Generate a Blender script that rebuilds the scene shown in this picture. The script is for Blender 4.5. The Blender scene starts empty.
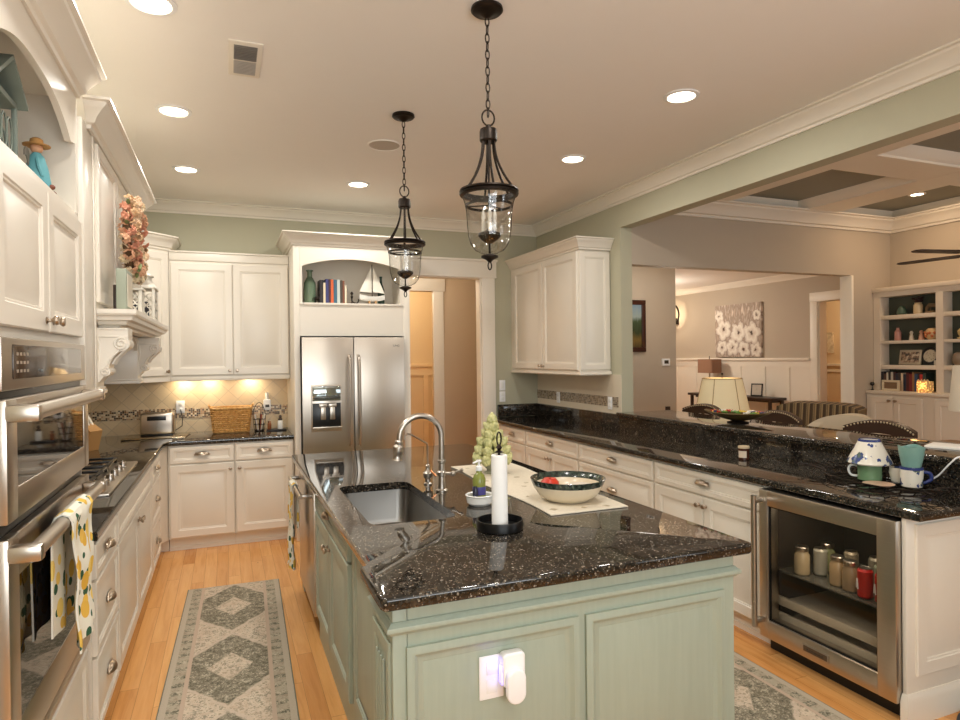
import bpy, bmesh, math, random
from mathutils import Matrix, Vector
R = math.radians
PI = math.pi
SC = bpy.context.scene
COL = SC.collection

# ------------------------------------------------------------------ camera
cam_data = bpy.data.cameras.new('camera')
cam_data.sensor_width = 36.0
cam_data.sensor_fit = 'HORIZONTAL'
cam_data.lens = 638.6 / 960 * 36.0
cam_data.clip_start = 0.02
cam = bpy.data.objects.new('camera', cam_data)
COL.objects.link(cam)
_a, _b, _c = R(21.70), R(-0.319), R(-0.654)
_F = Vector((math.sin(_a) * math.cos(_b), math.cos(_a) * math.cos(_b), math.sin(_b)))
_R0 = Vector((math.cos(_a), -math.sin(_a), 0))
_U0 = _R0.cross(_F)
_R = _R0 * math.cos(_c) + _U0 * math.sin(_c)
_U = -_R0 * math.sin(_c) + _U0 * math.cos(_c)
cam.matrix_world = Matrix(((_R.x, _U.x, -_F.x, 0), (_R.y, _U.y, -_F.y, 0), (_R.z, _U.z, -_F.z, 1.6), (0, 0, 0, 1)))
SC.camera = cam

# ------------------------------------------------------------------ world, daylight, exposure
SC.view_settings.view_transform = 'Standard'
SC.view_settings.look = 'None'
SC.view_settings.gamma = 1.0
SC.view_settings.use_curve_mapping = False
SC.view_settings.exposure = -0.15
SC.cycles.max_bounces = 8
SC.cycles.diffuse_bounces = 5
SC.cycles.glossy_bounces = 5
SC.cycles.transmission_bounces = 8
SC.cycles.transparent_max_bounces = 12
SC.cycles.caustics_reflective = False
SC.cycles.caustics_refractive = False
SC.cycles.sample_clamp_indirect = 6.0
SC.cycles.use_denoising = True
world = bpy.data.worlds.new('daylight')
SC.world = world
world.use_nodes = True
world.node_tree.nodes['Background'].inputs[0].default_value = (0.9, 0.95, 1.0, 1)
world.node_tree.nodes['Background'].inputs[1].default_value = 1.4

WARM = (1.0, 0.975, 0.92)
CAN_W = 12.5
WIN_W = 80.0

def light(name, kind, loc, power, color, size=0.1, rot=(0, 0, 0), size_y=None, spread=None):
    d = bpy.data.lights.new(name, kind)
    d.energy = power
    d.color = color
    if kind == 'AREA':
        d.shape = 'DISK' if size_y is None else 'RECTANGLE'
        d.size = size
        if size_y is not None:
            d.size_y = size_y
        if spread is not None:
            d.spread = spread
    else:
        d.shadow_soft_size = size
    o = bpy.data.objects.new(name, d)
    COL.objects.link(o)
    o.location = loc
    o.rotation_euler = rot
    return o

# daylight coming in through the two windows in the wall behind the camera
light('window_daylight', 'AREA', (0.5, -1.30, 1.70), WIN_W, (0.92, 0.97, 1.0), 2.5, (R(122), 0, 0), 1.4)
light('window_daylight', 'AREA', (5.2, -1.30, 1.7), 24.0, (0.92, 0.97, 1.0), 2.3, (R(118), 0, 0), 1.4)

# ------------------------------------------------------------------ helpers
class MB:
    """collects shapes into one mesh"""
    def __init__(self):
        self.bm = bmesh.new()
        self.mi = 0
        self.M = Matrix.Identity(4)

    def v(self, p):
        return self.bm.verts.new(self.M @ Vector(p))

    def f(self, vs):
        try:
            fc = self.bm.faces.new(vs)
            fc.material_index = self.mi
            return fc
        except ValueError:
            return None

    def merge(self, t):
        mp = {}
        for q in t.verts:
            mp[q] = self.v(q.co)
        for fc in t.faces:
            self.f([mp[q] for q in fc.verts])
        t.free()
        return self

    def box(self, x0, x1, y0, y1, z0, z1, bev=0.0, seg=2):
        t = bmesh.new()
        bmesh.ops.create_cube(t, size=1.0)
        for q in t.verts:
            q.co = Vector((x0 + (q.co.x + .5) * (x1 - x0), y0 + (q.co.y + .5) * (y1 - y0), z0 + (q.co.z + .5) * (z1 - z0)))
        if bev > 0:
            bmesh.ops.bevel(t, geom=t.edges[:], offset=bev, segments=seg, affect='EDGES', profile=.5)
        return self.merge(t)

    def lathe(self, prof, c=(0, 0, 0), n=24, cap=True):
        """prof: list of (r, z); around the z axis at c"""
        rings = []
        for r, z in prof:
            if r < 1e-6:
                rings.append([self.v((c[0], c[1], c[2] + z))])
            else:
                rings.append([self.v((c[0] + r * math.cos(2 * PI * i / n), c[1] + r * math.sin(2 * PI * i / n), c[2] + z)) for i in range(n)])
        for a, b in zip(rings, rings[1:]):
            for i in range(n):
                j = (i + 1) % n
                if len(a) == 1 and len(b) == 1:
                    continue
                if len(a) == 1:
                    self.f([a[0], b[j], b[i]])
                elif len(b) == 1:
                    self.f([a[i], a[j], b[0]])
                else:
                    self.f([a[i], a[j], b[j], b[i]])
        if cap:
            if len(rings[0]) > 1:
                self.f(rings[0][::-1])
            if len(rings[-1]) > 1:
                self.f(rings[-1])
        return self

    def tube(self, pts, r, n=8, closed=False, cap=True):
        pts = [Vector(p) for p in pts]
        m = len(pts)
        rr = r if callable(r) else (lambda t: r)
        tang = []
        for i in range(m):
            if closed:
                d = pts[(i + 1) % m] - pts[(i - 1) % m]
            else:
                d = pts[min(i + 1, m - 1)] - pts[max(i - 1, 0)]
            tang.append(d.normalized() if d.length > 1e-9 else Vector((0, 0, 1)))
        t0 = tang[0]
        up = Vector((0, 0, 1)) if abs(t0.z) < .9 else Vector((1, 0, 0))
        nrm = (up - t0 * up.dot(t0)).normalized()
        rings = []
        for i in range(m):
            t = tang[i]
            nrm = nrm - t * nrm.dot(t)
            nrm = nrm.normalized() if nrm.length > 1e-6 else t.orthogonal().normalized()
            bi = t.cross(nrm)
            rad = rr(i / max(1, m - 1))
            rings.append([self.v(pts[i] + (nrm * math.cos(2 * PI * k / n) + bi * math.sin(2 * PI * k / n)) * rad) for k in range(n)])
        last = m if closed else m - 1
        for i in range(last):
            a, b = rings[i], rings[(i + 1) % m]
            for k in range(n):
                j = (k + 1) % n
                self.f([a[k], a[j], b[j], b[k]])
        if cap and not closed:
            self.f(rings[0][::-1])
            self.f(rings[-1])
        return self

    def cyl(self, p0, p1, r, n=16, r2=None):
        r2 = r if r2 is None else r2
        return self.tube([p0, p1], lambda t: r + (r2 - r) * t, n)

    def ball(self, c, rx, ry=None, rz=None, n=16, m=10):
        ry = rx if ry is None else ry
        rz = rx if rz is None else rz
        old = self.M
        self.M = old @ Matrix.Translation(c) @ Matrix.Diagonal((rx, ry, rz, 1))
        self.lathe([(math.sin(PI * i / m), -math.cos(PI * i / m)) for i in range(m + 1)], n=n, cap=False)
        self.M = old
        return self

    def prism(self, poly, z0, z1, axis='z', bev=0):
        """poly extruded; axis z: (x,y); y: poly=(x,z); x: poly=(y,z)"""
        def P(p, t):
            return {'z': (p[0], p[1], t), 'y': (p[0], t, p[1]), 'x': (t, p[0], p[1])}[axis]
        t = bmesh.new()
        a = [t.verts.new(P(p, z0)) for p in poly]
        b = [t.verts.new(P(p, z1)) for p in poly]
        t.faces.new(a)
        t.faces.new(b)
        n = len(poly)
        for i in range(n):
            j = (i + 1) % n
            t.faces.new([a[i], a[j], b[j], b[i]])
        bmesh.ops.recalc_face_normals(t, faces=t.faces[:])
        if bev:
            es = [e for e in t.edges if (e.verts[0] in a) == (e.verts[1] in a)]
            bmesh.ops.bevel(t, geom=es, offset=bev, segments=3, affect='EDGES', profile=.5)
        return self.merge(t)

    def slab_holes(self, outer, holes, z0, z1, bev=0.0):
        """horizontal slab with rounded outer edge and holes through it"""
        t = bmesh.new()
        def loop(pts, z):
            vs = [t.verts.new((p[0], p[1], z)) for p in pts]
            return vs, [t.edges.new((vs[i], vs[(i + 1) % len(vs)])) for i in range(len(vs))]
        lo, hi = [], []
        for pts in [outer] + holes:
            lo.append(loop(pts, z0))
            hi.append(loop(pts, z1))
        for grp in (lo, hi):
            bmesh.ops.triangle_fill(t, edges=[e for _v, es in grp for e in es], use_beauty=True, use_dissolve=False)
        for (a, _), (b, _) in zip(lo, hi):
            for i in range(len(a)):
                j = (i + 1) % len(a)
                t.faces.new([a[i], a[j], b[j], b[i]])
        bmesh.ops.recalc_face_normals(t, faces=t.faces[:])
        if bev:
            es = set()
            for (vs, _) in (lo[0], hi[0]):
                s = set(vs)
                for e in t.edges:
                    if e.verts[0] in s and e.verts[1] in s and len(e.link_faces) == 2 and abs(e.link_faces[0].normal.dot(e.link_faces[1].normal)) < .5:
                        es.add(e)
            bmesh.ops.bevel(t, geom=list(es), offset=bev, segments=3, affect='EDGES', profile=.5)
        return self.merge(t)

    def panel(self, x0, x1, z0, z1, yf, t=.02, st=.055, raised=True):
        """a framed panel door/drawer front facing -y; front plane at yf"""
        w, h = x1 - x0, z1 - z0
        st = min(st, .28 * min(w, h))
        if raised:
            ring = [(0, t), (0, .004), (.004, 0), (st, 0), (st + .004, .004), (st + .010, .004), (st + .013, .0095), (st + .020, .0095), (st + .042, .0025)]
        else:
            ring = [(0, t), (0, .004), (.004, 0), (st, 0), (st + .006, .008)]
        lim = .48 * min(w, h)
        ring = [(i, d) for i, d in ring if i < lim]
        loops = []
        for i, d in ring:
            loops.append([self.v((x0 + i, yf + d, z0 + i)), self.v((x1 - i, yf + d, z0 + i)), self.v((x1 - i, yf + d, z1 - i)), self.v((x0 + i, yf + d, z1 - i))])
        self.f(loops[0][::-1])
        for a, b in zip(loops, loops[1:]):
            for k in range(4):
                j = (k + 1) % 4
                self.f([a[k], a[j], b[j], b[k]])
        self.f(loops[-1])
        return self

    def sweep(self, path, prof, closed=False):
        """moulding: prof of (out, z) swept along a plan path; out is to the right of travel"""
        pts = [Vector((p[0], p[1])) for p in path]
        n = len(pts)
        rows = []
        for i in range(n):
            d0 = d1 = None
            if closed or i > 0:
                d0 = (pts[i] - pts[i - 1]).normalized()
            if closed or i < n - 1:
                d1 = (pts[(i + 1) % n] - pts[i]).normalized()
            d0 = d0 or d1
            d1 = d1 or d0
            n0, n1 = Vector((d0.y, -d0.x)), Vector((d1.y, -d1.x))
            m = (n0 + n1)
            m = m / max(.2, (1 + n0.dot(n1)))
            rows.append([self.v((pts[i].x + m.x * o, pts[i].y + m.y * o, z)) for o, z in prof])
        k = len(prof)
        for i in range(n if closed else n - 1):
            a, b = rows[i], rows[(i + 1) % n]
            for q in range(k):
                j = (q + 1) % k
                self.f([a[q], b[q], b[j], a[j]])
        if not closed:
            self.f(rows[0])
            self.f(rows[-1][::-1])
        return self

    def grid(self, fn, nu, nv, closed_u=False):
        vs = [[self.v(fn(i / (nu if closed_u else nu - 1), j / (nv - 1))) for j in range(nv)] for i in range(nu)]
        for i in range(nu if closed_u else nu - 1):
            for j in range(nv - 1):
                k = (i + 1) % nu
                self.f([vs[i][j], vs[k][j], vs[k][j + 1], vs[i][j + 1]])
        return self

    def sheet(self, fn, nu, nv, th):
        """a sheet with real thickness th: fn(u,v) -> (point, normal)"""
        top = [[None] * nv for _ in range(nu)]
        bot = [[None] * nv for _ in range(nu)]
        for i in range(nu):
            for j in range(nv):
                p, q = fn(i / (nu - 1), j / (nv - 1))
                p, q = Vector(p), Vector(q).normalized()
                top[i][j] = self.v(p + q * th / 2)
                bot[i][j] = self.v(p - q * th / 2)
        for i in range(nu - 1):
            for j in range(nv - 1):
                self.f([top[i][j], top[i + 1][j], top[i + 1][j + 1], top[i][j + 1]])
                self.f([bot[i][j], bot[i][j + 1], bot[i + 1][j + 1], bot[i + 1][j]])
        for i in range(nu - 1):
            self.f([top[i][0], bot[i][0], bot[i + 1][0], top[i + 1][0]])
            self.f([top[i][-1], top[i + 1][-1], bot[i + 1][-1], bot[i][-1]])
        for j in range(nv - 1):
            self.f([top[0][j], top[0][j + 1], bot[0][j + 1], bot[0][j]])
            self.f([top[-1][j], bot[-1][j], bot[-1][j + 1], top[-1][j + 1]])
        return self

    def at(self, loc=(0, 0, 0), rz=0, rx=0, ry=0, s=1):
        self.M = Matrix.Translation(loc) @ Matrix.Rotation(rz, 4, 'Z') @ Matrix.Rotation(ry, 4, 'Y') @ Matrix.Rotation(rx, 4, 'X') @ Matrix.Scale(s, 4)
        return self

def obj(name, mb, mats, parent=None, smooth=32):
    me = bpy.data.meshes.new(name)
    bmesh.ops.recalc_face_normals(mb.bm, faces=mb.bm.faces[:])
    mb.bm.to_mesh(me)
    mb.bm.free()
    for m in (mats if isinstance(mats, (list, tuple)) else [mats]):
        me.materials.append(m)
    if smooth:
        me.polygons.foreach_set('use_smooth', [True] * len(me.polygons))
        me.set_sharp_from_angle(angle=R(smooth))
    o = bpy.data.objects.new(name, me)
    COL.objects.link(o)
    if parent is not None:
        o.parent = parent
    return o

def smooth_path(pts, n=6):
    P = [Vector(p) for p in pts]
    out = []
    for i in range(len(P) - 1):
        p0, p1, p2, p3 = P[max(0, i - 1)], P[i], P[i + 1], P[min(len(P) - 1, i + 2)]
        for k in range(n):
            t = k / n
            out.append(.5 * ((2 * p1) + (p2 - p0) * t + (2 * p0 - 5 * p1 + 4 * p2 - p3) * t * t + (3 * p1 - p0 - 3 * p2 + p3) * t ** 3))
    return out + [P[-1]]

def tag(o, label, cat, group=None, kind=None):
    o['label'] = label
    o['category'] = cat
    if group:
        o['group'] = group
    if kind:
        o['kind'] = kind
    return o

def thing(name, label, cat, loc=(0, 0, 0), rz=0.0, group=None):
    o = bpy.data.objects.new(name, None)
    o.empty_display_size = .05
    COL.objects.link(o)
    o.location = loc
    o.rotation_euler = (0, 0, rz)
    return tag(o, label, cat, group)

def struct(name, mb, mats, smooth=32):
    o = obj(name, mb, mats, None, smooth)
    o['kind'] = 'structure'
    return o

def arc(cx, cy, r, a0, a1, n):
    return [(cx + r * math.cos(R(a0 + (a1 - a0) * i / n)), cy + r * math.sin(R(a0 + (a1 - a0) * i / n))) for i in range(n + 1)]

def rrect(x0, x1, y0, y1, r, n=5):
    return arc(x1 - r, y1 - r, r, 0, 90, n) + arc(x0 + r, y1 - r, r, 90, 180, n) + arc(x0 + r, y0 + r, r, 180, 270, n) + arc(x1 - r, y0 + r, r, 270, 360, n)

# ------------------------------------------------------------------ materials
def lin(r, g, b):
    def c(x):
        x /= 255.0
        return x / 12.92 if x <= .04045 else ((x + .055) / 1.055) ** 2.4
    return (c(r), c(g), c(b), 1)

class NT:
    def __init__(self, name):
        self.m = bpy.data.materials.new(name)
        self.m.use_nodes = True
        self.t = self.m.node_tree
        self.b = self.t.nodes['Principled BSDF']
    def n(self, kind, **kw):
        nd = self.t.nodes.new(kind)
        for k, v in kw.items():
            setattr(nd, k, v)
        return nd
    def put(self, sock, val):
        if isinstance(val, bpy.types.NodeSocket):
            self.t.links.new(val, sock)
        elif val is not None:
            sock.default_value = val
    def math(self, op, a, b=None, c=None):
        nd = self.n('ShaderNodeMath', operation=op)
        self.put(nd.inputs[0], a)
        self.put(nd.inputs[1], b)
        self.put(nd.inputs[2], c)
        return nd.outputs[0]
    def xyz(self, kind='Object'):
        tc = self.n('ShaderNodeTexCoord')
        s = self.n('ShaderNodeSeparateXYZ')
        self.t.links.new(tc.outputs[kind], s.inputs[0])
        return s.outputs[0], s.outputs[1], s.outputs[2]
    def vec(self, x=0.0, y=0.0, z=0.0):
        c = self.n('ShaderNodeCombineXYZ')
        for i, q in enumerate((x, y, z)):
            self.put(c.inputs[i], q)
        return c.outputs[0]
    def coord(self, kind='Object'):
        return self.n('ShaderNodeTexCoord').outputs[kind]
    def noise(self, vec, scale, detail=3.0, rough=.5, dist=0.0):
        nd = self.n('ShaderNodeTexNoise')
        self.put(nd.inputs['Vector'], vec)
        nd.inputs['Scale'].default_value = scale
        nd.inputs['Detail'].default_value = detail
        nd.inputs['Roughness'].default_value = rough
        nd.inputs['Distortion'].default_value = dist
        return nd.outputs[0]
    def voro(self, vec, scale, out='Distance', feature='F1', rnd=1.0):
        nd = self.n('ShaderNodeTexVoronoi', feature=feature)
        self.put(nd.inputs['Vector'], vec)
        nd.inputs['Scale'].default_value = scale
        nd.inputs['Randomness'].default_value = rnd
        return nd.outputs[out]
    def white(self, vec, out=0):
        nd = self.n('ShaderNodeTexWhiteNoise', noise_dimensions='3D')
        self.put(nd.inputs['Vector'], vec)
        return nd.outputs[out]
    def mix(self, fac, a, b, blend='MIX'):
        nd = self.n('ShaderNodeMix', data_type='RGBA', blend_type=blend)
        self.put(nd.inputs[0], fac)
        self.put(nd.inputs[6], a)
        self.put(nd.inputs[7], b)
        return nd.outputs[2]
    def ramp(self, fac, stops, interp='LINEAR'):
        nd = self.n('ShaderNodeValToRGB')
        nd.color_ramp.interpolation = interp
        el = nd.color_ramp.elements
        while len(el) < len(stops):
            el.new(0.5)
        for e, (p, c) in zip(el, stops):
            e.position = p
            e.color = c if len(c) == 4 else (*c, 1)
        self.put(nd.inputs[0], fac)
        return nd.outputs[0]
    def step(self, a, t, w=.01):
        """smooth 0..1 where a passes t"""
        nd = self.n('ShaderNodeMapRange', interpolation_type='SMOOTHSTEP')
        self.put(nd.inputs[0], a)
        self.put(nd.inputs[1], t - w)
        self.put(nd.inputs[2], t + w)
        return nd.outputs[0]
    def set(self, color=None, rough=None, metal=None, spec=None, **kw):
        self.put(self.b.inputs['Base Color'], color)
        self.put(self.b.inputs['Roughness'], rough)
        self.put(self.b.inputs['Metallic'], metal)
        self.put(self.b.inputs['Specular IOR Level'], spec)
        for k, v in kw.items():
            self.put(self.b.inputs[k.replace('_', ' ')], v)
        return self
    def bump(self, h, strength=.2, dist=.01):
        nd = self.n('ShaderNodeBump')
        nd.inputs['Strength'].default_value = strength
        nd.inputs['Distance'].default_value = dist
        self.put(nd.inputs['Height'], h)
        self.t.links.new(nd.outputs[0], self.b.inputs['Normal'])
        return self

_cache = {}
def paint(name, rgb, rough=.45, metal=0.0, spec=.5, var=.03, **kw):
    if name in _cache:
        return _cache[name]
    k = NT(name)
    c = lin(*rgb)
    if var:
        nz = k.noise(k.coord(), 9.0, 2.0)
        col = k.mix(nz, tuple(x * (1 - var) for x in c[:3]) + (1,), tuple(min(1, x * (1 + var)) for x in c[:3]) + (1,))
    else:
        col = c
    k.set(col, rough, metal, spec, **kw)
    _cache[name] = k.m
    return k.m

def glow(name, rgb, strength, base=(255, 250, 240)):
    k = NT(name)
    k.set(lin(*base), .5)
    k.b.inputs['Emission Color'].default_value = lin(*rgb)
    k.b.inputs['Emission Strength'].default_value = strength
    return k.m

def clear_glass(name, tint=(1, 1, 1), rough=0.0, seed=0.0):
    """thin clear pane: mostly see-through with a fresnel reflection"""
    k = NT(name)
    t = k.t
    tr = k.n('ShaderNodeBsdfTransparent')
    tr.inputs[0].default_value = (*tint, 1)
    gl = k.n('ShaderNodeBsdfGlossy')
    gl.inputs['Roughness'].default_value = rough
    fr = k.n('ShaderNodeFresnel')
    fr.inputs[0].default_value = 1.5
    geo = k.n('ShaderNodeNewGeometry')
    front = k.math('SUBTRACT', 1.0, geo.outputs['Backfacing'])
    fac = k.math('MULTIPLY', fr.outputs[0], front)
    if seed:
        sp = k.voro(k.coord(), 90.0)
        dots = k.math('LESS_THAN', sp, seed)
        fac = k.math('ADD', k.math('MULTIPLY_ADD', fac, 2.2, .05), k.math('MULTIPLY', dots, .22), None)
        fac = k.math('MINIMUM', fac, 1.0)
        bp = k.n('ShaderNodeBump')
        bp.inputs['Strength'].default_value = .3
        bp.inputs['Distance'].default_value = .004
        t.links.new(k.noise(k.coord(), 30.0, 2.0), bp.inputs['Height'])
        t.links.new(bp.outputs[0], gl.inputs['Normal'])
    mx = k.n('ShaderNodeMixShader')
    k.put(mx.inputs[0], fac)
    t.links.new(tr.outputs[0], mx.inputs[1])
    t.links.new(gl.outputs[0], mx.inputs[2])
    t.links.new(mx.outputs[0], t.nodes['Material Output'].inputs[0])
    return k.m

M_CREAM = paint('cream_cabinet_paint', (228, 220, 206), .32, var=.012)
M_TRIM = paint('white_trim_paint', (240, 232, 218), .4, var=.012)
M_SAGEWALL = paint('sage_wall_paint', (184, 180, 156), .75, var=.015)
M_TAUPE = paint('taupe_wall_paint', (190, 176, 158), .75, var=.015)
M_CEIL = paint('ceiling_paint', (248, 244, 238), .85, var=.008)
M_COFFER = paint('coffer_panel_paint', (148, 148, 136), .8, var=.02)
M_TAN = paint('hall_tan_paint', (224, 200, 160), .75, var=.015)
M_DARKTOE = paint('black_plinth', (10, 10, 11), .5)
M_BLACK = paint('black_plastic', (14, 14, 15), .3)
M_IRON = paint('dark_bronze_iron', (42, 34, 28), .42, .75)
M_BRONZE = paint('aged_nickel', (176, 160, 142), .28, 1.0)
M_CHROME = paint('brushed_nickel', (188, 180, 170), .30, 1.0)
M_WHITE = paint('white_ceramic', (240, 240, 236), .25)
M_PLASTIC = paint('white_plastic', (245, 245, 245), .35, var=0)
M_DARKWOOD = paint('dark_walnut', (52, 34, 24), .35)
M_LEATHER = paint('dark_brown_leather', (62, 44, 34), .32)
M_GLASS = clear_glass('clear_glass')
M_SEED = clear_glass('seeded_glass', (.93, .93, .92), .03, .26)
M_DARKGLASS = None

def mk_island():
    k = NT('sage_island_paint')
    x, y, z = k.xyz()
    st = k.noise(k.vec(k.math('MULTIPLY', x, 60.), k.math('MULTIPLY', y, 60.), k.math('MULTIPLY', z, 4.)), 1.0, 3.0)
    col = k.ramp(st, [(.3, lin(160, 170, 154)), (.7, lin(166, 176, 160))])
    return k.set(col, .4).m
M_ISLAND = mk_island()

def mk_granite():
    k = NT('black_brown_granite')
    co = k.coord()
    big = k.noise(co, 14.0, 4.0, .6)
    cell = k.voro(co, 120.0, 'Color')
    sep = k.n('ShaderNodeSeparateColor')
    k.t.links.new(cell, sep.inputs[0])
    base = k.ramp(sep.outputs[0], [(0, (.008, .007, .006)), (.4, (.015, .012, .009)), (.68, (.034, .027, .019)), (.88, (.08, .062, .044)), (1, (.02, .026, .028))])
    base = k.mix(k.step(big, .55, .15), base, (.012, .010, .008, 1))
    gate = k.n('ShaderNodeSeparateColor')
    k.t.links.new(k.voro(co, 62.0, 'Color'), gate.inputs[0])
    wobv = k.math('MULTIPLY_ADD', k.noise(co, 160.0, 2.0), .25, .08)
    chip = k.math('MULTIPLY', k.math('LESS_THAN', k.voro(co, 62.0), wobv), k.math('GREATER_THAN', gate.outputs[1], .55))
    base = k.mix(chip, base, k.ramp(gate.outputs[2], [(0, (.20, .17, .13)), (.6, (.34, .30, .25)), (1, (.12, .13, .13))]))
    gate2 = k.n('ShaderNodeSeparateColor')
    k.t.links.new(k.voro(co, 150.0, 'Color'), gate2.inputs[0])
    chip2 = k.math('MULTIPLY', k.math('LESS_THAN', k.voro(co, 150.0), .30), k.math('GREATER_THAN', gate2.outputs[0], .72))
    base = k.mix(chip2, base, (.26, .22, .17, 1))
    k.b.inputs['IOR'].default_value = 1.58
    return k.set(base, .04, 0.0, .5).m
M_GRANITE = mk_granite()

def mk_steel(name='brushed_stainless', axis=2, col=(198, 188, 175), rough=.31):
    k = NT(name)
    x, y, z = k.xyz()
    s = [900., 900., 900.]
    s[axis] = 3.0
    nz = k.noise(k.vec(k.math('MULTIPLY', x, s[0]), k.math('MULTIPLY', y, s[1]), k.math('MULTIPLY', z, s[2])), 1.0, 2.0)
    c = lin(*col)
    kk = k.mix(nz, tuple(q * .9 for q in c[:3]) + (1,), tuple(min(1, q * 1.08) for q in c[:3]) + (1,))
    k.set(kk, k.math('MULTIPLY_ADD', nz, .08, rough - .04), 1.0)
    return k.m
M_STEEL = mk_steel()
M_STEELH = mk_steel('brushed_stainless_wide', 0)
M_SINK = mk_steel('sink_steel', 1, (160, 156, 150), .3)

def mk_dark_glass():
    k = NT('black_oven_glass')
    return k.set((.012, .010, .009, 1), .03, 0.0, .9).m
M_DARKGLASS = mk_dark_glass()

def mk_oak():
    k = NT('honey_oak_boards')
    x, y, z = k.xyz()
    row = k.math('FLOOR', k.math('DIVIDE', x, .083))
    off = k.math('MULTIPLY', k.white(k.vec(row, 3.3, 0.)), 5.0)
    yy = k.math('ADD', y, off)
    bl = k.math('FLOOR', k.math('DIVIDE', yy, 1.1))
    idv = k.white(k.vec(row, bl, 1.0))
    fx = k.math('FRACT', k.math('DIVIDE', x, .083))
    fy = k.math('FRACT', k.math('DIVIDE', yy, 1.1))
    gx = k.math('MINIMUM', fx, k.math('SUBTRACT', 1.0, fx))
    gy = k.math('MINIMUM', fy, k.math('SUBTRACT', 1.0, fy))
    seam = k.math('MAXIMUM', k.math('LESS_THAN', gx, .012), k.math('LESS_THAN', gy, .0012))
    grain = k.noise(k.vec(k.math('MULTIPLY', x, 34.), k.math('MULTIPLY_ADD', y, 2.2, k.math('MULTIPLY', idv, 30.)), idv), 1.0, 5.0, .6, .6)
    c1 = k.ramp(grain, [(.25, lin(182, 120, 62)), (.5, lin(218, 160, 94)), (.75, lin(234, 180, 114))])
    c2 = k.ramp(idv, [(0, lin(184, 116, 58)), (.3, lin(218, 156, 92)), (.7, lin(236, 178, 112)), (1, lin(204, 136, 74))])
    col = k.mix(.5, c1, c2)
    knot = k.math('LESS_THAN', k.voro(k.vec(k.math('MULTIPLY', x, 1.6), k.math('MULTIPLY', y, .5), 0.), 2.2), .035)
    col = k.mix(k.math('MULTIPLY', knot, .55), col, lin(112, 60, 30))
    col = k.mix(k.math('MULTIPLY', seam, .55), col, lin(100, 58, 28))
    return k.set(col, .26, 0.0, .4).m
M_OAK = mk_oak()

def mk_tile():
    k = NT('cream_diagonal_tile')
    x, y, z = k.xyz()
    p = .115 * math.sqrt(2)
    a = k.math('DIVIDE', k.math('ADD', x, z), p)
    b = k.math('DIVIDE', k.math('SUBTRACT', x, z), p)
    fa, fb = k.math('FRACT', a), k.math('FRACT', b)
    g = k.math('MINIMUM', k.math('MINIMUM', fa, k.math('SUBTRACT', 1.0, fa)), k.math('MINIMUM', fb, k.math('SUBTRACT', 1.0, fb)))
    idv = k.white(k.vec(k.math('FLOOR', a), k.math('FLOOR', b), 0.))
    col = k.ramp(idv, [(0, lin(214, 192, 154)), (1, lin(226, 206, 170))])
    col = k.mix(k.math('MULTIPLY', k.noise(k.coord(), 40., 3.), .25), col, lin(196, 176, 144))
    col = k.mix(k.math('LESS_THAN', g, .018), col, lin(190, 172, 144))
    k.set(col, .35)
    return k.m
M_TILE = mk_tile()

def mk_mosaic(name, cols):
    k = NT(name)
    x, y, z = k.xyz()
    a, b = k.math('DIVIDE', x, .0165), k.math('DIVIDE', z, .0165)
    fa, fb = k.math('FRACT', a), k.math('FRACT', b)
    g = k.math('MINIMUM', k.math('MINIMUM', fa, k.math('SUBTRACT', 1.0, fa)), k.math('MINIMUM', fb, k.math('SUBTRACT', 1.0, fb)))
    idv = k.white(k.vec(k.math('FLOOR', a), k.math('FLOOR', b), 0.))
    n = len(cols)
    col = k.ramp(idv, [(i / n, lin(*c)) for i, c in enumerate(cols)], 'CONSTANT')
    col = k.mix(k.math('LESS_THAN', g, .07), col, lin(196, 182, 158))
    return k.set(col, k.math('MULTIPLY_ADD', idv, .3, .1)).m
M_MOSAIC = mk_mosaic('brown_glass_mosaic', [(74, 50, 34), (214, 194, 160), (140, 104, 70), (232, 216, 186), (96, 78, 62), (188, 150, 110), (58, 42, 32), (206, 186, 150)])
M_MOSAICG = mk_mosaic('grey_pebble_mosaic', [(120, 106, 90), (168, 154, 134), (96, 86, 76), (184, 168, 146), (134, 118, 100), (150, 138, 120), (106, 94, 82)])

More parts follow.
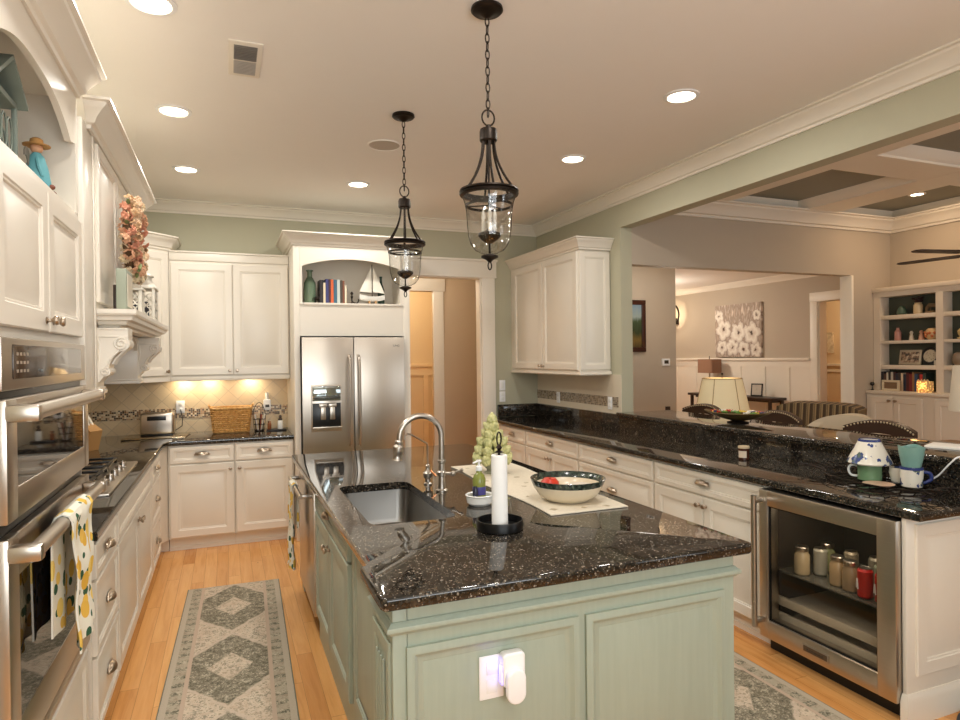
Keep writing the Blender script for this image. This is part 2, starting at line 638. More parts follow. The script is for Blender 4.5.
def mk_rug(name, w, y0=0.0):
    k = NT(name)
    x, y, z = k.xyz()
    co = k.coord()
    fine = k.noise(co, 120.0, 2.0, .7)
    mid = k.noise(co, 38.0, 3.0, .65)
    sp2 = k.voro(co, 30.0)
    big = k.noise(co, 5.0, 2.0)
    wob = k.math('MULTIPLY', k.math('SUBTRACT', k.noise(co, 24.0, 3.0), .5), .16)
    ax = k.math('ABSOLUTE', x)
    tex = k.math('MULTIPLY_ADD', k.math('ADD', fine, mid), .5, 0.)
    grn = k.ramp(tex, [(.36, lin(84, 80, 68)), (.45, lin(122, 115, 98)), (.54, lin(150, 141, 122)), (.61, lin(204, 192, 170))])
    cre = k.ramp(sp2, [(.04, lin(126, 116, 98)), (.16, lin(176, 160, 138)), (.34, lin(214, 198, 176)), (.8, lin(200, 180, 158))])
    cre = k.mix(k.step(tex, .54, .03), cre, lin(150, 142, 124))
    cre = k.mix(k.math('MULTIPLY', k.step(big, .55, .1), .35), cre, lin(196, 172, 150))
    p = .86
    yy = k.math('MULTIPLY', k.math('ABSOLUTE', k.math('SUBTRACT', k.math('FRACT', k.math('ADD', k.math('DIVIDE', k.math('SUBTRACT', y, y0), p), .5)), .5)), p)
    d = k.math('ADD', k.math('DIVIDE', k.math('ADD', yy, k.math('MULTIPLY', ax, .27 / (w * .36))), .40), wob)
    inn = k.math('ADD', k.math('ADD', k.math('DIVIDE', ax, w * .185), k.math('DIVIDE', yy, .16)), k.math('MULTIPLY', wob, .6))
    field = k.mix(k.step(d, 1.0, .03), grn, cre)
    line = k.math('LESS_THAN', k.math('ABSOLUTE', k.math('SUBTRACT', d, 1.05)), .035)
    field = k.mix(k.math('MULTIPLY', line, .7), field, lin(204, 186, 166))
    field = k.mix(k.math('SUBTRACT', 1.0, k.step(inn, 1.0, .05)), field, cre)
    e = k.math('ADD', k.math('SUBTRACT', w / 2, ax), k.math('MULTIPLY', wob, .025))
    bord = k.ramp(tex, [(.40, lin(96, 94, 80)), (.48, lin(140, 134, 116)), (.58, lin(196, 184, 162))])
    mot = k.math('LESS_THAN', k.math('ABSOLUTE', k.math('SUBTRACT', k.math('FRACT', k.math('DIVIDE', y, .085)), .5)), .28)
    bord = k.mix(k.math('MULTIPLY', mot, .45), bord, cre)
    col = k.mix(k.math('LESS_THAN', e, .112), field, lin(194, 172, 152))
    col = k.mix(k.math('LESS_THAN', e, .092), col, bord)
    col = k.mix(k.math('LESS_THAN', e, .036), col, k.mix(k.math('MULTIPLY', fine, .4), lin(196, 182, 162), lin(150, 142, 126)))
    col = k.mix(k.math('LESS_THAN', e, .006), col, lin(120, 120, 104))
    return k.set(col, .95, 0., .1).bump(fine, .3, .004).m

def mk_lemon(name='lemon_print_cotton', s=17.0):
    k = NT(name)
    x, y, z = k.xyz()
    co = k.vec(k.math('MULTIPLY', x, 1.0), k.math('MULTIPLY', y, 1.0), k.math('MULTIPLY', z, .8))
    v = k.voro(co, s)
    idc = k.n('ShaderNodeSeparateColor')
    k.t.links.new(k.voro(co, s, 'Color'), idc.inputs[0])
    v2 = k.n('ShaderNodeTexVoronoi')
    mp = k.n('ShaderNodeMapping')
    mp.inputs['Scale'].default_value = (1.0, 1.9, 1.0)
    mp.inputs['Rotation'].default_value = (.6, .5, .4)
    mp.inputs['Location'].default_value = (.37, .11, .2)
    k.t.links.new(k.coord(), mp.inputs[0])
    k.t.links.new(mp.outputs[0], v2.inputs['Vector'])
    v2.inputs['Scale'].default_value = s * 1.1
    leaf = k.math('LESS_THAN', v2.outputs['Distance'], .32)
    col = k.mix(leaf, lin(236, 232, 216), lin(62, 98, 74))
    lem = k.math('LESS_THAN', v, .40)
    yel = k.ramp(idc.outputs[0], [(0, lin(230, 186, 78)), (.5, lin(242, 212, 120)), (1, lin(222, 172, 66))])
    col = k.mix(lem, col, yel)
    return k.set(col, .9, 0., .1).m
M_LEMON = mk_lemon()
# ------------------------------------------------------------------ the room shell
XL, XR, YB, ZC = -1.12, 3.31, 6.53, 3.06
YA, XB, XD = 4.87, 6.82, 6.82          # living-room walls
ZCTR = .926

mb = MB(); mb.box(-1.4, 9.6, -1.7, 10.4, -.1, 0)
struct('floor', mb, M_OAK)
mb = MB(); mb.box(XL - .12, XR + .12, -1.6, YB + .12, ZC, ZC + .1)
struct('ceiling', mb, M_CEIL)
mb = MB(); mb.box(XL - .12, XL, -1.6, YB + .12, 0, ZC)
struct('wall_left', mb, M_SAGEWALL)
mb = MB()
mb.box(XL, 1.62, YB, YB + .12, 0, ZC)
mb.box(2.62, XR, YB, YB + .12, 0, ZC)
mb.box(1.62, 2.62, YB, YB + .12, 2.47, ZC)
struct('wall_back', mb, M_SAGEWALL)
mb = MB()
mb.box(XR, XR + .12, YA, YB + .12, 0, ZC)
mb.box(XR, XR + .12, -1.6, YA, 2.747, ZC)
mb.box(XR, XR + .12, 1.84, YA, 0, 1.05)
struct('wall_right', mb, M_SAGEWALL)
# wall behind the camera with its two windows
mb = MB()
for x0, x1, z0, z1 in ((XL - .12, -.8, 0, ZC), (1.8, 4.0, 0, ZC + .1), (6.4, XB + .12, 0, ZC + .1), (-.8, 1.8, 0, .95), (-.8, 1.8, 2.55, ZC), (4.0, 6.4, 0, .9), (4.0, 6.4, 2.5, ZC + .1)):
    mb.box(x0, x1, -1.6, -1.5, z0, z1)
struct('wall_front', mb, M_SAGEWALL)
for nm, x0, x1, z0, z1 in (('window_1', -.8, 1.8, .95, 2.55), ('window_2', 4.0, 6.4, .9, 2.5)):
    mb = MB()
    w3 = (x1 - x0) / 3
    for i in range(4):
        mb.box(x0 + w3 * i - .03, x0 + w3 * i + .03, -1.57, -1.52, z0, z1)
    for z in (z0, (z0 + z1) / 2, z1):
        mb.box(x0, x1, -1.57, -1.52, z - .025, z + .025)
    struct(nm, mb, M_TRIM)
# living-room walls
mb = MB()
mb.box(XR + .12, 6.22, YA, YA + .12, 2.42, 3.2)
mb.box(6.22, XB + .12, YA, YA + .12, 0, 3.2)
struct('wall_living_back', mb, M_TAUPE)
mb = MB(); mb.box(XB, XB + .12, -1.6, YA, 0, 3.2)
struct('wall_living_right', mb, M_TAUPE)
mb = MB(); mb.box(XR + .12, XB + .12, -1.6, YA + .12, 3.12, 3.22)
struct('ceiling_living', mb, M_COFFER)
# coffer beams: flat soffit with stepped mouldings up to the panels
mb = MB()
ZB = 3.03
bx = [(4.08, 4.40), (5.45, 5.80)]
by = [(3.29, 3.60), (1.9, 2.2), (.5, .8)]
for x0, x1 in bx:
    mb.box(x0, x1, -1.5, YA, ZB, 3.12)
for y0, y1 in by:
    mb.box(XR + .12, XB, y0, y1, ZB + .001, 3.12)
xs = [(XR + .12, 4.08), (4.40, 5.45), (5.80, XB)]
ys = [(3.60, YA), (2.2, 3.29), (.8, 1.9), (-1.5, .5)]
prof = [(0, ZB), (.03, ZB + .004), (.035, ZB + .02), (.055, ZB + .032), (.08, ZB + .060), (.10, ZB + .078), (.104, 3.12), (0, 3.12)]
for x0, x1 in xs:
    for y0, y1 in ys:
        mb.sweep([(x0, y0), (x0, y1), (x1, y1), (x1, y0)], prof, True)
struct('trim_1', mb, M_TRIM)

def crown_prof(z0, z1, out):
    h = z1 - z0
    return [(0, z0), (out * .12, z0), (out * .16, z0 + h * .14), (out * .30, z0 + h * .20), (out * .42, z0 + h * .42), (out * .66, z0 + h * .66), (out * .80, z0 + h * .76), (out * .84, z0 + h * .86), (out, z0 + h * .90), (out, z1), (0, z1)]

# kitchen crown moulding, living-room crown
mb = MB(); mb.sweep([(XL, -1.5), (XL, YB), (XR, YB), (XR, -1.5)], crown_prof(2.955, ZC, .11))
struct('trim_2', mb, M_TRIM)
mb = MB(); mb.sweep([(XR + .12, -1.5), (XR + .12, YA), (XB, YA), (XB, -1.5)], crown_prof(2.90, 3.04, .16))
struct('trim_3', mb, M_TRIM)

# passage door casing in the back wall
mb = MB()
mb.box(2.62, 2.775, YB - .025, YB, 0, 2.47, .004)
mb.box(1.47, 1.62, YB - .025, YB, 0, 2.47, .004)
mb.box(1.45, 2.795, YB - .03, YB, 2.47, 2.64, .004)
mb.box(1.44, 2.805, YB - .045, YB, 2.64, 2.665, .004)
mb.box(1.45, 2.795, YB - .036, YB, 2.462, 2.478, .003)
mb.box(1.62, 1.635, YB, YB + .12, 0, 2.47)
mb.box(2.605, 2.62, YB, YB + .12, 0, 2.47)
mb.box(1.635, 2.605, YB, YB + .12, 2.455, 2.47)
struct('door_1', mb, M_TRIM)

# hall behind the passage: end wall with a second doorway, and the room beyond it
mb = MB()
mb.box(2.52, 3.43, 7.92, 8.02, 0, 3.0)
mb.box(1.2, 2.52, 7.92, 8.02, 2.45, 3.0)
mb.box(3.31, 3.43, 6.65, 7.92, 0, 3.0)
mb.box(1.08, 1.2, 6.65, 9.5, 0, 3.0)
struct('wall_hall', mb, paint('hall_beige_paint', (206, 184, 156), .75, var=.01))
mb = MB()
mb.box(1.2, 3.43, 9.4, 9.5, 0, 3.0)
mb.box(3.31, 3.43, 8.02, 9.5, 0, 3.0)
struct('wall_powder', mb, M_TAN)
mb = MB(); mb.box(1.08, 3.43, 6.65, 9.5, 2.9, 3.0)
struct('ceiling_hall', mb, M_CEIL)
mb = MB()
mb.box(2.50, 2.64, 7.895, 7.92, 0, 2.45, .004)
mb.box(1.2, 2.66, 7.89, 7.92, 2.45, 2.615, .004)
mb.box(1.2, 2.67, 7.875, 7.92, 2.615, 2.64, .003)
struct('door_2', mb, M_TRIM)
mb = MB()
mb.box(1.2, 3.31, 9.36, 9.4, 1.45, 1.50, .004)
mb.box(1.2, 3.31, 9.38, 9.4, 1.32, 1.45)
for x in (1.5, 2.15, 2.80):
    mb.box(x, x + .075, 9.38, 9.4, .14, 1.32)
mb.box(1.2, 3.31, 9.375, 9.4, 0, .14)
struct('trim_4', mb, paint('tan_wainscot_paint', (232, 208, 168), .5, var=.01))

# entrance hall / dining side, seen through the wide opening of the living-room wall
mb = MB()
mb.box(XR + .12, 4.98, 6.2, 6.32, 0, 2.7)
struct('wall_entry', mb, M_TAUPE)
mb = MB()
mb.box(XD, XD + .12, 5.80, 10.1, 0, 2.7)
mb.box(XD, XD + .12, YA + .12, 5.02, 0, 2.7)
mb.box(XD, XD + .12, 5.02, 5.80, 2.23, 2.7)
mb.box(XR + .12, XD + .12, 10.0, 10.1, 0, 2.7)
mb.box(XR + .12, XR + .22, 6.32, 10.0, 0, 2.7)
struct('wall_dining', mb, M_TAUPE)
mb = MB(); mb.box(XR + .12, XD + .12, YA + .12, 10.1, 2.62, 2.7)
struct('ceiling_dining', mb, M_CEIL)
mb = MB(); mb.sweep([(XR + .22, 10.0), (XD, 10.0), (XD, YA + .12)], crown_prof(2.545, 2.62, .08))
struct('trim_5', mb, M_TRIM)
mb = MB()
mb.box(XD - .045, XD, 5.90, 10.0, 1.50, 1.535, .004)
mb.box(XD - .02, XD, 5.90, 10.0, 1.41, 1.50)
mb.box(XD - .012, XD, 5.90, 10.0, .14, 1.41)
for y in (6.22, 6.62, 7.06, 7.52, 7.98, 8.44, 8.9, 9.36):
    mb.box(XD - .024, XD - .012, y, y + .09, .14, 1.41)
mb.box(XD - .03, XD, 5.90, 10.0, 0, .14)
struct('trim_6', mb, M_TRIM)
mb = MB()
mb.box(XD - .025, XD, 5.795, 5.90, 0, 2.23, .004)
mb.box(XD - .03, XD, 5.0, 5.90, 2.23, 2.345, .004)
mb.box(XD, XD + .12, 5.78, 5.80, 0, 2.23)
mb.box(6.205, 6.235, YA - .012, YA + .13, 0, 2.42, .003)
struct('door_3', mb, M_TRIM)
mb = MB()
mb.box(8.3, 8.4, 4.9, 8.2, 0, 2.7)
mb.box(XD + .12, 8.3, 8.1, 8.2, 0, 2.7)
mb.box(XD + .12, 8.3, 4.8, 4.9, 0, 2.7)
struct('wall_study', mb, paint('study_cream_paint', (226, 204, 172), .75, var=.01))
mb = MB(); mb.box(XD + .12, 8.4, 4.8, 8.2, 2.62, 2.7)
struct('ceiling_study', mb, M_CEIL)
mb = MB()
mb.box(8.26, 8.3, 4.9, 8.1, 1.40, 1.435, .003)
mb.box(8.28, 8.3, 4.9, 8.1, 1.31, 1.35, .003)
struct('trim_7', mb, M_TRIM)
# the open door leaf of that room, edge on
t = thing('panel_door', 'tan door standing open in the far doorway beyond the living room', 'door', (XD + .125, 5.40, 0))
mb = MB(); mb.box(0, .80, -.02, .02, .01, 2.2, .003)
obj('door_leaf', mb, paint('tan_door_paint', (196, 160, 120), .5), t)
mb = MB(); mb.box(.02, .05, -.032, .032, .98, 1.10, .003); mb.cyl((.06, -.07, 1.03), (.06, .07, 1.03), .012)
obj('door_handle', mb, M_IRON, t)

# tile and mosaic between counters and wall cabinets (object-local x runs along the wall)
def splash(name, loc, rz, w, z0, z1, mat, th, y_off=0):
    m_ = MB(); m_.box(0, w, -th - y_off, -y_off, z0, z1)
    o = struct(name, m_, mat)
    o.location = loc
    o.rotation_euler = (0, 0, rz)
    return o
splash('trim_8', (XL + .001, YB, 0), 0, .585 - XL, ZCTR, 1.46, M_TILE, .008)
splash('trim_9', (XL + .001, YB, 0), 0, .585 - XL, 1.062, 1.150, M_MOSAIC, .004, .008)
splash('trim_10', (XL, 2.89, 0), R(90), YB - .012 - 2.89, ZCTR, 1.75, M_TILE, .008)
splash('trim_11', (XL, 2.89, 0), R(90), YB - .014 - 2.89, 1.062, 1.150, M_MOSAIC, .004, .008)
splash('trim_12', (XR, YB - .001, 0), R(-90), YB - 4.875, 1.06, 1.42, paint('cream_wall_tile', (218, 206, 184), .4, var=.02), .008)
splash('trim_13', (XR, YB - .001, 0), R(-90), YB - 4.915, 1.122, 1.215, M_MOSAICG, .004, .008)

# ------------------------------------------------------------------ cabinet builder
def cup_pull(parent, cx, yf, cz, s=1.12):
    m_ = MB()
    a, b, c = .052 * s, .026 * s, .026 * s
    def fn(u, v):
        al, be = R(-90 + 180 * u), R(90 * v)
        return (cx + a * math.sin(al), yf - c * math.cos(al) * math.cos(be) - .001, cz + b * math.cos(al) * math.sin(be))
    m_.grid(fn, 13, 6)
    m_.grid(lambda u, v: (cx + .90 * a * math.sin(R(-90 + 180 * u)), yf - .88 * c * math.cos(R(-90 + 180 * u)) * math.cos(R(90 * v)) - .0005, cz - .001 + .86 * b * math.cos(R(-90 + 180 * u)) * math.sin(R(90 * v))), 13, 6)
    m_.box(cx - a * .95, cx + a * .95, yf - .003, yf, cz - .002, cz + b * .8, .001)
    m_.ball((cx - a * .97, yf - .006, cz + .004), .007, n=8, m=6)
    m_.ball((cx + a * .97, yf - .006, cz + .004), .007, n=8, m=6)
    return obj('cup_pull', m_, M_BRONZE, parent)

def knob(parent, cx, yf, cz, s=1.0):
    m_ = MB()
    m_.M = Matrix.Translation((cx, yf, cz)) @ Matrix.Rotation(R(90), 4, 'X')
    m_.lathe([(.010 * s, 0), (.011 * s, .002), (.0055 * s, .006), (.005 * s, .014), (.012 * s, .020), (.0155 * s, .026), (.013 * s, .032), (0, .034)], n=14)
    return obj('knob', m_, M_BRONZE, parent)

def cabinet(label, loc, rz, w, d, z0, z1, fronts, mat=None, name='base_cabinet', toe=.0, group=None, raised=True, shell=False, side=None):
    mat = mat or M_CREAM
    t = thing(name, label, 'cabinet', (loc[0], loc[1], 0), rz, group)
    m_ = MB()
    if shell:
        m_.box(0, w, 0, .02, z0, z1); m_.box(0, w, d - .02, d, z0, z1)
        m_.box(0, .02, .02, d - .02, z0, z1); m_.box(w - .02, w, .02, d - .02, z0, z1)
        m_.box(.02, w - .02, .02, d - .02, z0, z0 + .02)
    else:
        m_.box(0, w, 0, d, z0, z1, .001, 1)
    if toe:
        m_.box(0, w, toe, d, 0, z0)
        m_.box(0, w, toe - .012, toe, 0, .03)
    obj('body', m_, mat, t)
    for fr in fronts:
        kind, a, b, c, e = fr[:5]
        m_ = MB(); m_.panel(a, b, c, e, -.02, .0195, .03 if kind == 'drawer' else .06, raised)
        q = obj(kind, m_, mat, t)
        for hw in fr[5:]:
            if hw[0] == 'cup':
                cup_pull(q, hw[1], -.02, hw[2])
            else:
                knob(q, hw[1], -.02, hw[2])
    return t

ZT = .886            # underside of the counters
Z0 = .105
def dr(x0, x1, z0, z1):
    return ('drawer', x0, x1, z0, z1, ('cup', (x0 + x1) / 2, (z0 + z1) / 2 - .004))
def door(x0, x1, z0, z1, side, kz=None):
    kx = x1 - .028 if side == 'r' else x0 + .028
    return ('door', x0, x1, z0, z1, ('knob', kx, z1 - .05 if kz is None else kz))

# left run (faces +x): local x = world +y
FX = -.505
cabinet('white three-drawer base cabinet between wall oven and cooktop', (FX, 2.895), R(90), .553, .60, Z0, ZT,
        [dr(.012, .541, .735, .872), dr(.012, .541, .43, .722), dr(.012, .541, .118, .417)], toe=.055)
cabinet('white double-door base cabinet under the gas cooktop', (FX, 3.45), R(90), 1.498, .60, Z0, ZT,
        [('drawer', .012, 1.486, .735, .872), door(.012, .745, .118, .722, 'r'), door(.753, 1.486, .118, .722, 'l')], toe=.055)
cabinet('white three-drawer base cabinet past the cooktop near the corner', (FX, 4.95), R(90), .60, .60, Z0, ZT,
        [dr(.012, .588, .735, .872), dr(.012, .588, .43, .722), dr(.012, .588, .118, .417)], toe=.055)
# blind corner filler
t = thing('corner_filler', 'plain white filler stile where the two base runs meet in the corner', 'cabinet', (0, 0, 0))
mb = MB(); mb.prism([(-1.10, 5.552), (FX, 5.552), (FX, 5.80), (-.46, 5.873), (-.46, 6.50), (-1.10, 6.50)], Z0, ZT); obj('body', mb, M_CREAM, t)
mb = MB(); mb.prism([(-1.10, 5.552), (-.56, 5.552), (-.56, 5.93), (-.46, 5.93), (-.46, 6.50), (-1.10, 6.50)], 0, Z0); obj('plinth', mb, M_CREAM, t)
# back run (faces -y)
BY = 5.875
cabinet('white base cabinet with drawer over one door under the steel toaster', (-.455, BY), 0, .515, .63, Z0, ZT,
        [dr(.012, .507, .735, .872), door(.012, .507, .118, .722, 'r')], toe=.055)
cabinet('white base cabinet with drawer over one door beside the fridge', (.062, BY), 0, .486, .63, Z0, ZT,
        [dr(.008, .474, .735, .872), door(.008, .474, .118, .722, 'l')], toe=.055)
# right run (faces -x): local x = world -y
PX = 2.72
def pen(label, y1, y0, fronts, **kw):
    return cabinet(label, (PX, y1), R(-90), y1 - y0 - .002, .585, Z0, ZT, fronts, toe=.055, **kw)
pen('white base cabinet in the far corner under the sage wall', 6.525, 5.62, [dr(.30, .893, .735, .872), door(.30, .893, .118, .722, 'l')])
pen('white base cabinet with wide drawer over double doors, farther of two along the bar run', 5.618, 4.617,
    [dr(.01, .99, .735, .872), door(.01, .497, .118, .722, 'r'), door(.503, .99, .118, .722, 'l')])
pen('white wide drawer cabinet in the middle of the bar run', 4.615, 3.612,
    [dr(.01, .99, .735, .872), dr(.01, .99, .43, .722), dr(.01, .99, .118, .417)])
pen('white base cabinet with drawer over double doors next to the beverage cooler', 3.61, 2.642,
    [dr(.01, .956, .735, .872), door(.01, .480, .118, .722, 'r'), door(.486, .956, .118, .722, 'l')])
# end panel of the bar run (faces -y)
t = thing('end_panel', 'white raised end panel closing the bar run beside the cooler', 'cabinet panel', (0, 0, 0))
mb = MB(); mb.box(2.69, 3.305, 1.862, 1.881, 0, ZT, .002)
mb.panel(2.745, 3.30, .20, ZT - .03, 1.851, .0108, .055)
obj('panel', mb, M_CREAM, t)
mb = MB(); mb.sweep([(2.69, 1.881), (2.69, 1.862), (3.305, 1.862)], [(0, 0), (.016, 0), (.016, .10), (.010, .115), (.004, .13), (0, .13)])
obj('base_moulding', mb, M_CREAM, t)

# wall cabinets: back wall pair
def upper_trim(path, z0, z1, out, parent, name='crown', mat=None):
    m_ = MB(); m_.sweep(path, crown_prof(z0, z1, out))
    return obj(name, m_, mat or M_CREAM, parent)
t = cabinet('white two-door wall cabinet left of the fridge above the wicker basket', (-.453, 6.2), 0, 1.006, .325, 1.45, 2.475,
            [door(.012, .514, 1.462, 2.455, 'r', 1.50), door(.52, .996, 1.462, 2.455, 'l', 1.50)], name='wall_cabinet')
mb = MB(); mb.box(0, 1.006, -.012, .325, 2.475, 2.545, .004); mb.box(-.0, 1.006, -.022, .325, 2.545, 2.56, .003); obj('frieze', mb, M_CREAM, t)
mb = MB(); mb.box(0, 1.006, -.014, .02, 1.412, 1.45, .004); obj('light_rail', mb, M_CREAM, t)
# diagonal corner wall cabinet
t = thing('corner_wall_cabinet', 'white angled corner wall cabinet behind the range hood', 'cabinet')
dp = [(-1.117, 5.87), (-.79, 5.87), (-.456, 6.2), (-.456, 6.525), (-1.117, 6.525)]
mb = MB(); mb.prism(dp, 1.45, 2.58); obj('body', mb, M_CREAM, t)
mb = MB(); mb.prism([(-1.117, 5.86), (-.785, 5.86), (-.456, 6.186), (-.456, 6.525), (-1.117, 6.525)], 1.412, 1.45); obj('light_rail', mb, M_CREAM, t)
ang = math.atan2(.33, .334)
mb = MB(); mb.M = Matrix.Translation((-.79, 5.87, 0)) @ Matrix.Rotation(ang, 4, 'Z')
mb.panel(.02, .45, 1.462, 2.53, -.02, .0195, .06)
q = obj('door', mb, M_CREAM, t)
k_ = knob(q, 0, 0, 0); k_.matrix_local = Matrix.Translation((-.79, 5.87, 0)) @ Matrix.Rotation(ang, 4, 'Z') @ Matrix.Translation((.42, -.02, 1.50))
upper_trim([(-1.117, 5.87), (-.79, 5.87), (-.456, 6.2), (-.456, 6.525)], 2.555, 2.675, .085, t)

# wall cabinet on the right wall
t = cabinet('white two-door wall cabinet with raised end panel on the sage right wall', (2.98, 6.526), R(-90), 1.48, .325, 1.452, 2.56,
            [door(.10, .782, 1.465, 2.545, 'r', 1.50), door(.79, 1.468, 1.465, 2.545, 'l', 1.50)], name='wall_cabinet')
mb = MB(); mb.M = Matrix.Rotation(R(90), 4, 'Z') @ Matrix.Identity(4)
mb.M = Matrix.Translation((1.48, 0, 0)) @ Matrix.Rotation(R(90), 4, 'Z')
mb.panel(.004, .322, 1.465, 2.545, -.014, .0135, .05)
obj('end_panel', mb, M_CREAM, t)
upper_trim([(0, 0), (1.494, 0), (1.494, .325)], 2.56, 2.665, .075, t)
mb = MB(); mb.sweep([(0, 0), (1.494, 0), (1.494, .325)], [(0, 1.415), (.004, 1.415), (.012, 1.425), (.006, 1.44), (.006, 1.452), (0, 1.452)])
mb.box(0, 1.494, 0, .325, 1.418, 1.4515)
obj('light_rail', mb, M_CREAM, t)
# ------------------------------------------------------------------ oven tower (faces +x; local x = world +y)
TX, TY0, TY1 = -.525, 1.78, 2.87
TW, TD = TY1 - TY0, .59
t = thing('oven_tower', 'tall white oven cabinet with arched display niche at the left edge', 'cabinet', (TX, TY0, 0), R(90))
mb = MB()
mb.box(0, .03, .0, TD, .105, 2.62)                      # sides
mb.box(TW - .03, TW, .0, TD, .105, 2.62)
mb.box(.03, TW - .03, TD - .02, TD, .105, 2.62)         # back
for z0, z1 in ((.105, .125), (.505, .525), (1.665, 1.685), (2.14, 2.165), (2.60, 2.62)):
    mb.box(.03, TW - .03, .02, TD - .02, z0, z1)
mb.box(.03, .07, 0, .02, .105, 2.165); mb.box(TW - .06, TW - .03, 0, .02, .105, 2.165)
mb.box(.07, TW - .06, 0, .02, .105, .53); mb.box(.07, TW - .06, 0, .02, 1.664, 2.165)
mb.box(0, TW, .055, TD, 0, .105)
obj('body', mb, M_CREAM, t)
# arched fascia of the niche
mb = MB()
a0, a1 = .130, .962
cxm, hw = (a0 + a1) / 2, (a1 - a0) / 2
pts = [(0, 2.165), (.035, 2.165), (.035, 2.425), (a0 - .02, 2.415)]
for i in range(25):
    f_ = -1 + 2 * i / 24
    pts.append((cxm + hw * f_, 2.425 + .085 * max(0, 1 - abs(f_) ** 2.6)))
pts += [(a1 + .02, 2.415), (TW - .031, 2.43), (TW - .031, 2.165), (TW, 2.165), (TW, 2.62), (0, 2.62)]
mb.prism(pts, -.0015, .02, 'y')
obj('arched_fascia', mb, M_CREAM, t)
upper_trim([(0, TD), (0, 0), (TW, 0)], 2.615, 2.71, .105, t)
for a, b, kx in ((.06, .548, .51), (.556, 1.046, .594)):
    mb = MB(); mb.panel(a, b, 1.69, 2.128, -.02, .0195, .06)
    q = obj('door', mb, M_CREAM, t); knob(q, kx, -.02, 1.725)
mb = MB(); mb.panel(.06, 1.046, .118, .50, -.02, .0195, .045)
q = obj('drawer', mb, M_CREAM, t); cup_pull(q, .55, -.02, .31)

# double wall oven
OX = TX + .004
t = thing('wall_oven', 'stainless double wall oven with bar handles built into the tall cabinet', 'oven', (OX, TY0, 0), R(90))
o0, o1 = .062, 1.045
mb = MB(); mb.box(o0 + .02, o1 - .015, .024, .50, .535, 1.655); obj('housing', mb, M_BLACK, t)
mb = MB(); mb.box(o0, o1, -.003, -.0002, .532, 1.664, .001); obj('trim_frame', mb, M_BLACK, t)
mb = MB(); mb.box(o0 + .004, o1 - .004, -.022, -.0035, 1.528, 1.662, .005); q = obj('control_panel', mb, M_STEELH, t)
mb = MB(); mb.box(o0 + .085, o1 - .09, -.0245, -.0222, 1.556, 1.644, .001); d_ = obj('display', mb, paint('smoked_display', (70, 58, 48), .08, spec=.7), q)
mb = MB()
for i in range(4):
    for j in range(3):
        mb.box(o0 + .11 + i * .03, o0 + .128 + i * .03, -.0252, -.0246, 1.572 + j * .022, 1.580 + j * .022)
obj('key_pad', mb, paint('display_print', (150, 134, 116), .4), d_)

def oven_door(z0, z1, wz0, wz1, nm):
    m_ = MB()
    a, b, w0, w1 = o0 + .004, o1 - .004, o0 + .090, o1 - .080
    m_.box(a, w0, -.030, -.0035, z0, z1, .005); m_.box(w1, b, -.030, -.0035, z0, z1, .005)
    m_.box(w0 - .002, w1 + .002, -.030, -.0035, z0, wz0, .005); m_.box(w0 - .002, w1 + .002, -.030, -.0035, wz1, z1, .005)
    q_ = obj(nm, m_, M_STEELH, t)
    m_ = MB(); m_.box(w0 - .001, w1 + .001, -.027, -.008, wz0 - .001, wz1 + .001); obj('window', m_, M_DARKGLASS, q_)
    return q_
def oven_handle(q_, z):
    m_ = MB()
    m_.cyl((o0 - .01, -.080, z), (o1 - .09, -.080, z), .020, 16)
    for x in (o0 - .012, o1 - .128):
        m_.box(x, x + .04, -.101, -.029, z - .021, z + .021, .008)
    return obj('handle', m_, M_STEELH, q_)
qu = oven_door(1.205, 1.508, 1.285, 1.465, 'upper_door'); oven_handle(qu, 1.475)
ql = oven_door(.585, 1.170, .70, 1.06, 'lower_door'); oven_handle(ql, 1.135)
mb = MB(); mb.box(o0 + .004, o1 - .004, -.026, -.0035, .534, .578, .003)
mb.box(o0 + .12, o1 - .12, -.0272, -.026, .552, .560); obj('vent_strip', mb, M_STEELH, t)

def towel(name, label, loc, rz, w, front, back, r, mat, group=None, amp=.012, rot=0.0):
    """cloth folded over a bar along local x at z=0; front drop faces -y"""
    m_ = MB()
    L = front + back + PI * r
    def fn(u, v):
        s = v * L
        x = (u - .5) * w
        wave = amp * math.sin(u * 11.0 + 1.3) * (.25 + .75 * min(1, max(0, abs(v - .5) * 2)))
        if s < front:
            z, y, n_ = -(front - s), -r, (0, -1, 0)
            y -= wave + .004 * math.sin(z * 30)
            xx = x * (1 - .10 * math.sin(min(1, (front - s) / front) * 2.6))
        elif s < front + PI * r:
            a = (s - front) / r
            z, y, n_ = r * math.sin(a), -r * math.cos(a), (0, -math.cos(a), math.sin(a))
            xx = x
        else:
            z, y, n_ = -(s - front - PI * r), r, (0, 1, 0)
            y += .5 * wave
            xx = x * (1 - .06 * math.sin((s - front) / back))
        return (xx + (-.03 * min(0, z) * (1 if rot else 0)), y, z), n_
    m_.sheet(fn, 26, 44, .005)
    o = obj(name, m_, mat)
    o.location = loc
    o.rotation_euler = (0, 0, rz)
    return tag(o, label, 'towel', group)
hx = OX + .080
towel('dish_towel', 'lemon print dish towel hanging over the lower oven handle', (hx, 2.29, 1.135), R(90),   .30, .385, .33, .0245, M_LEMON)

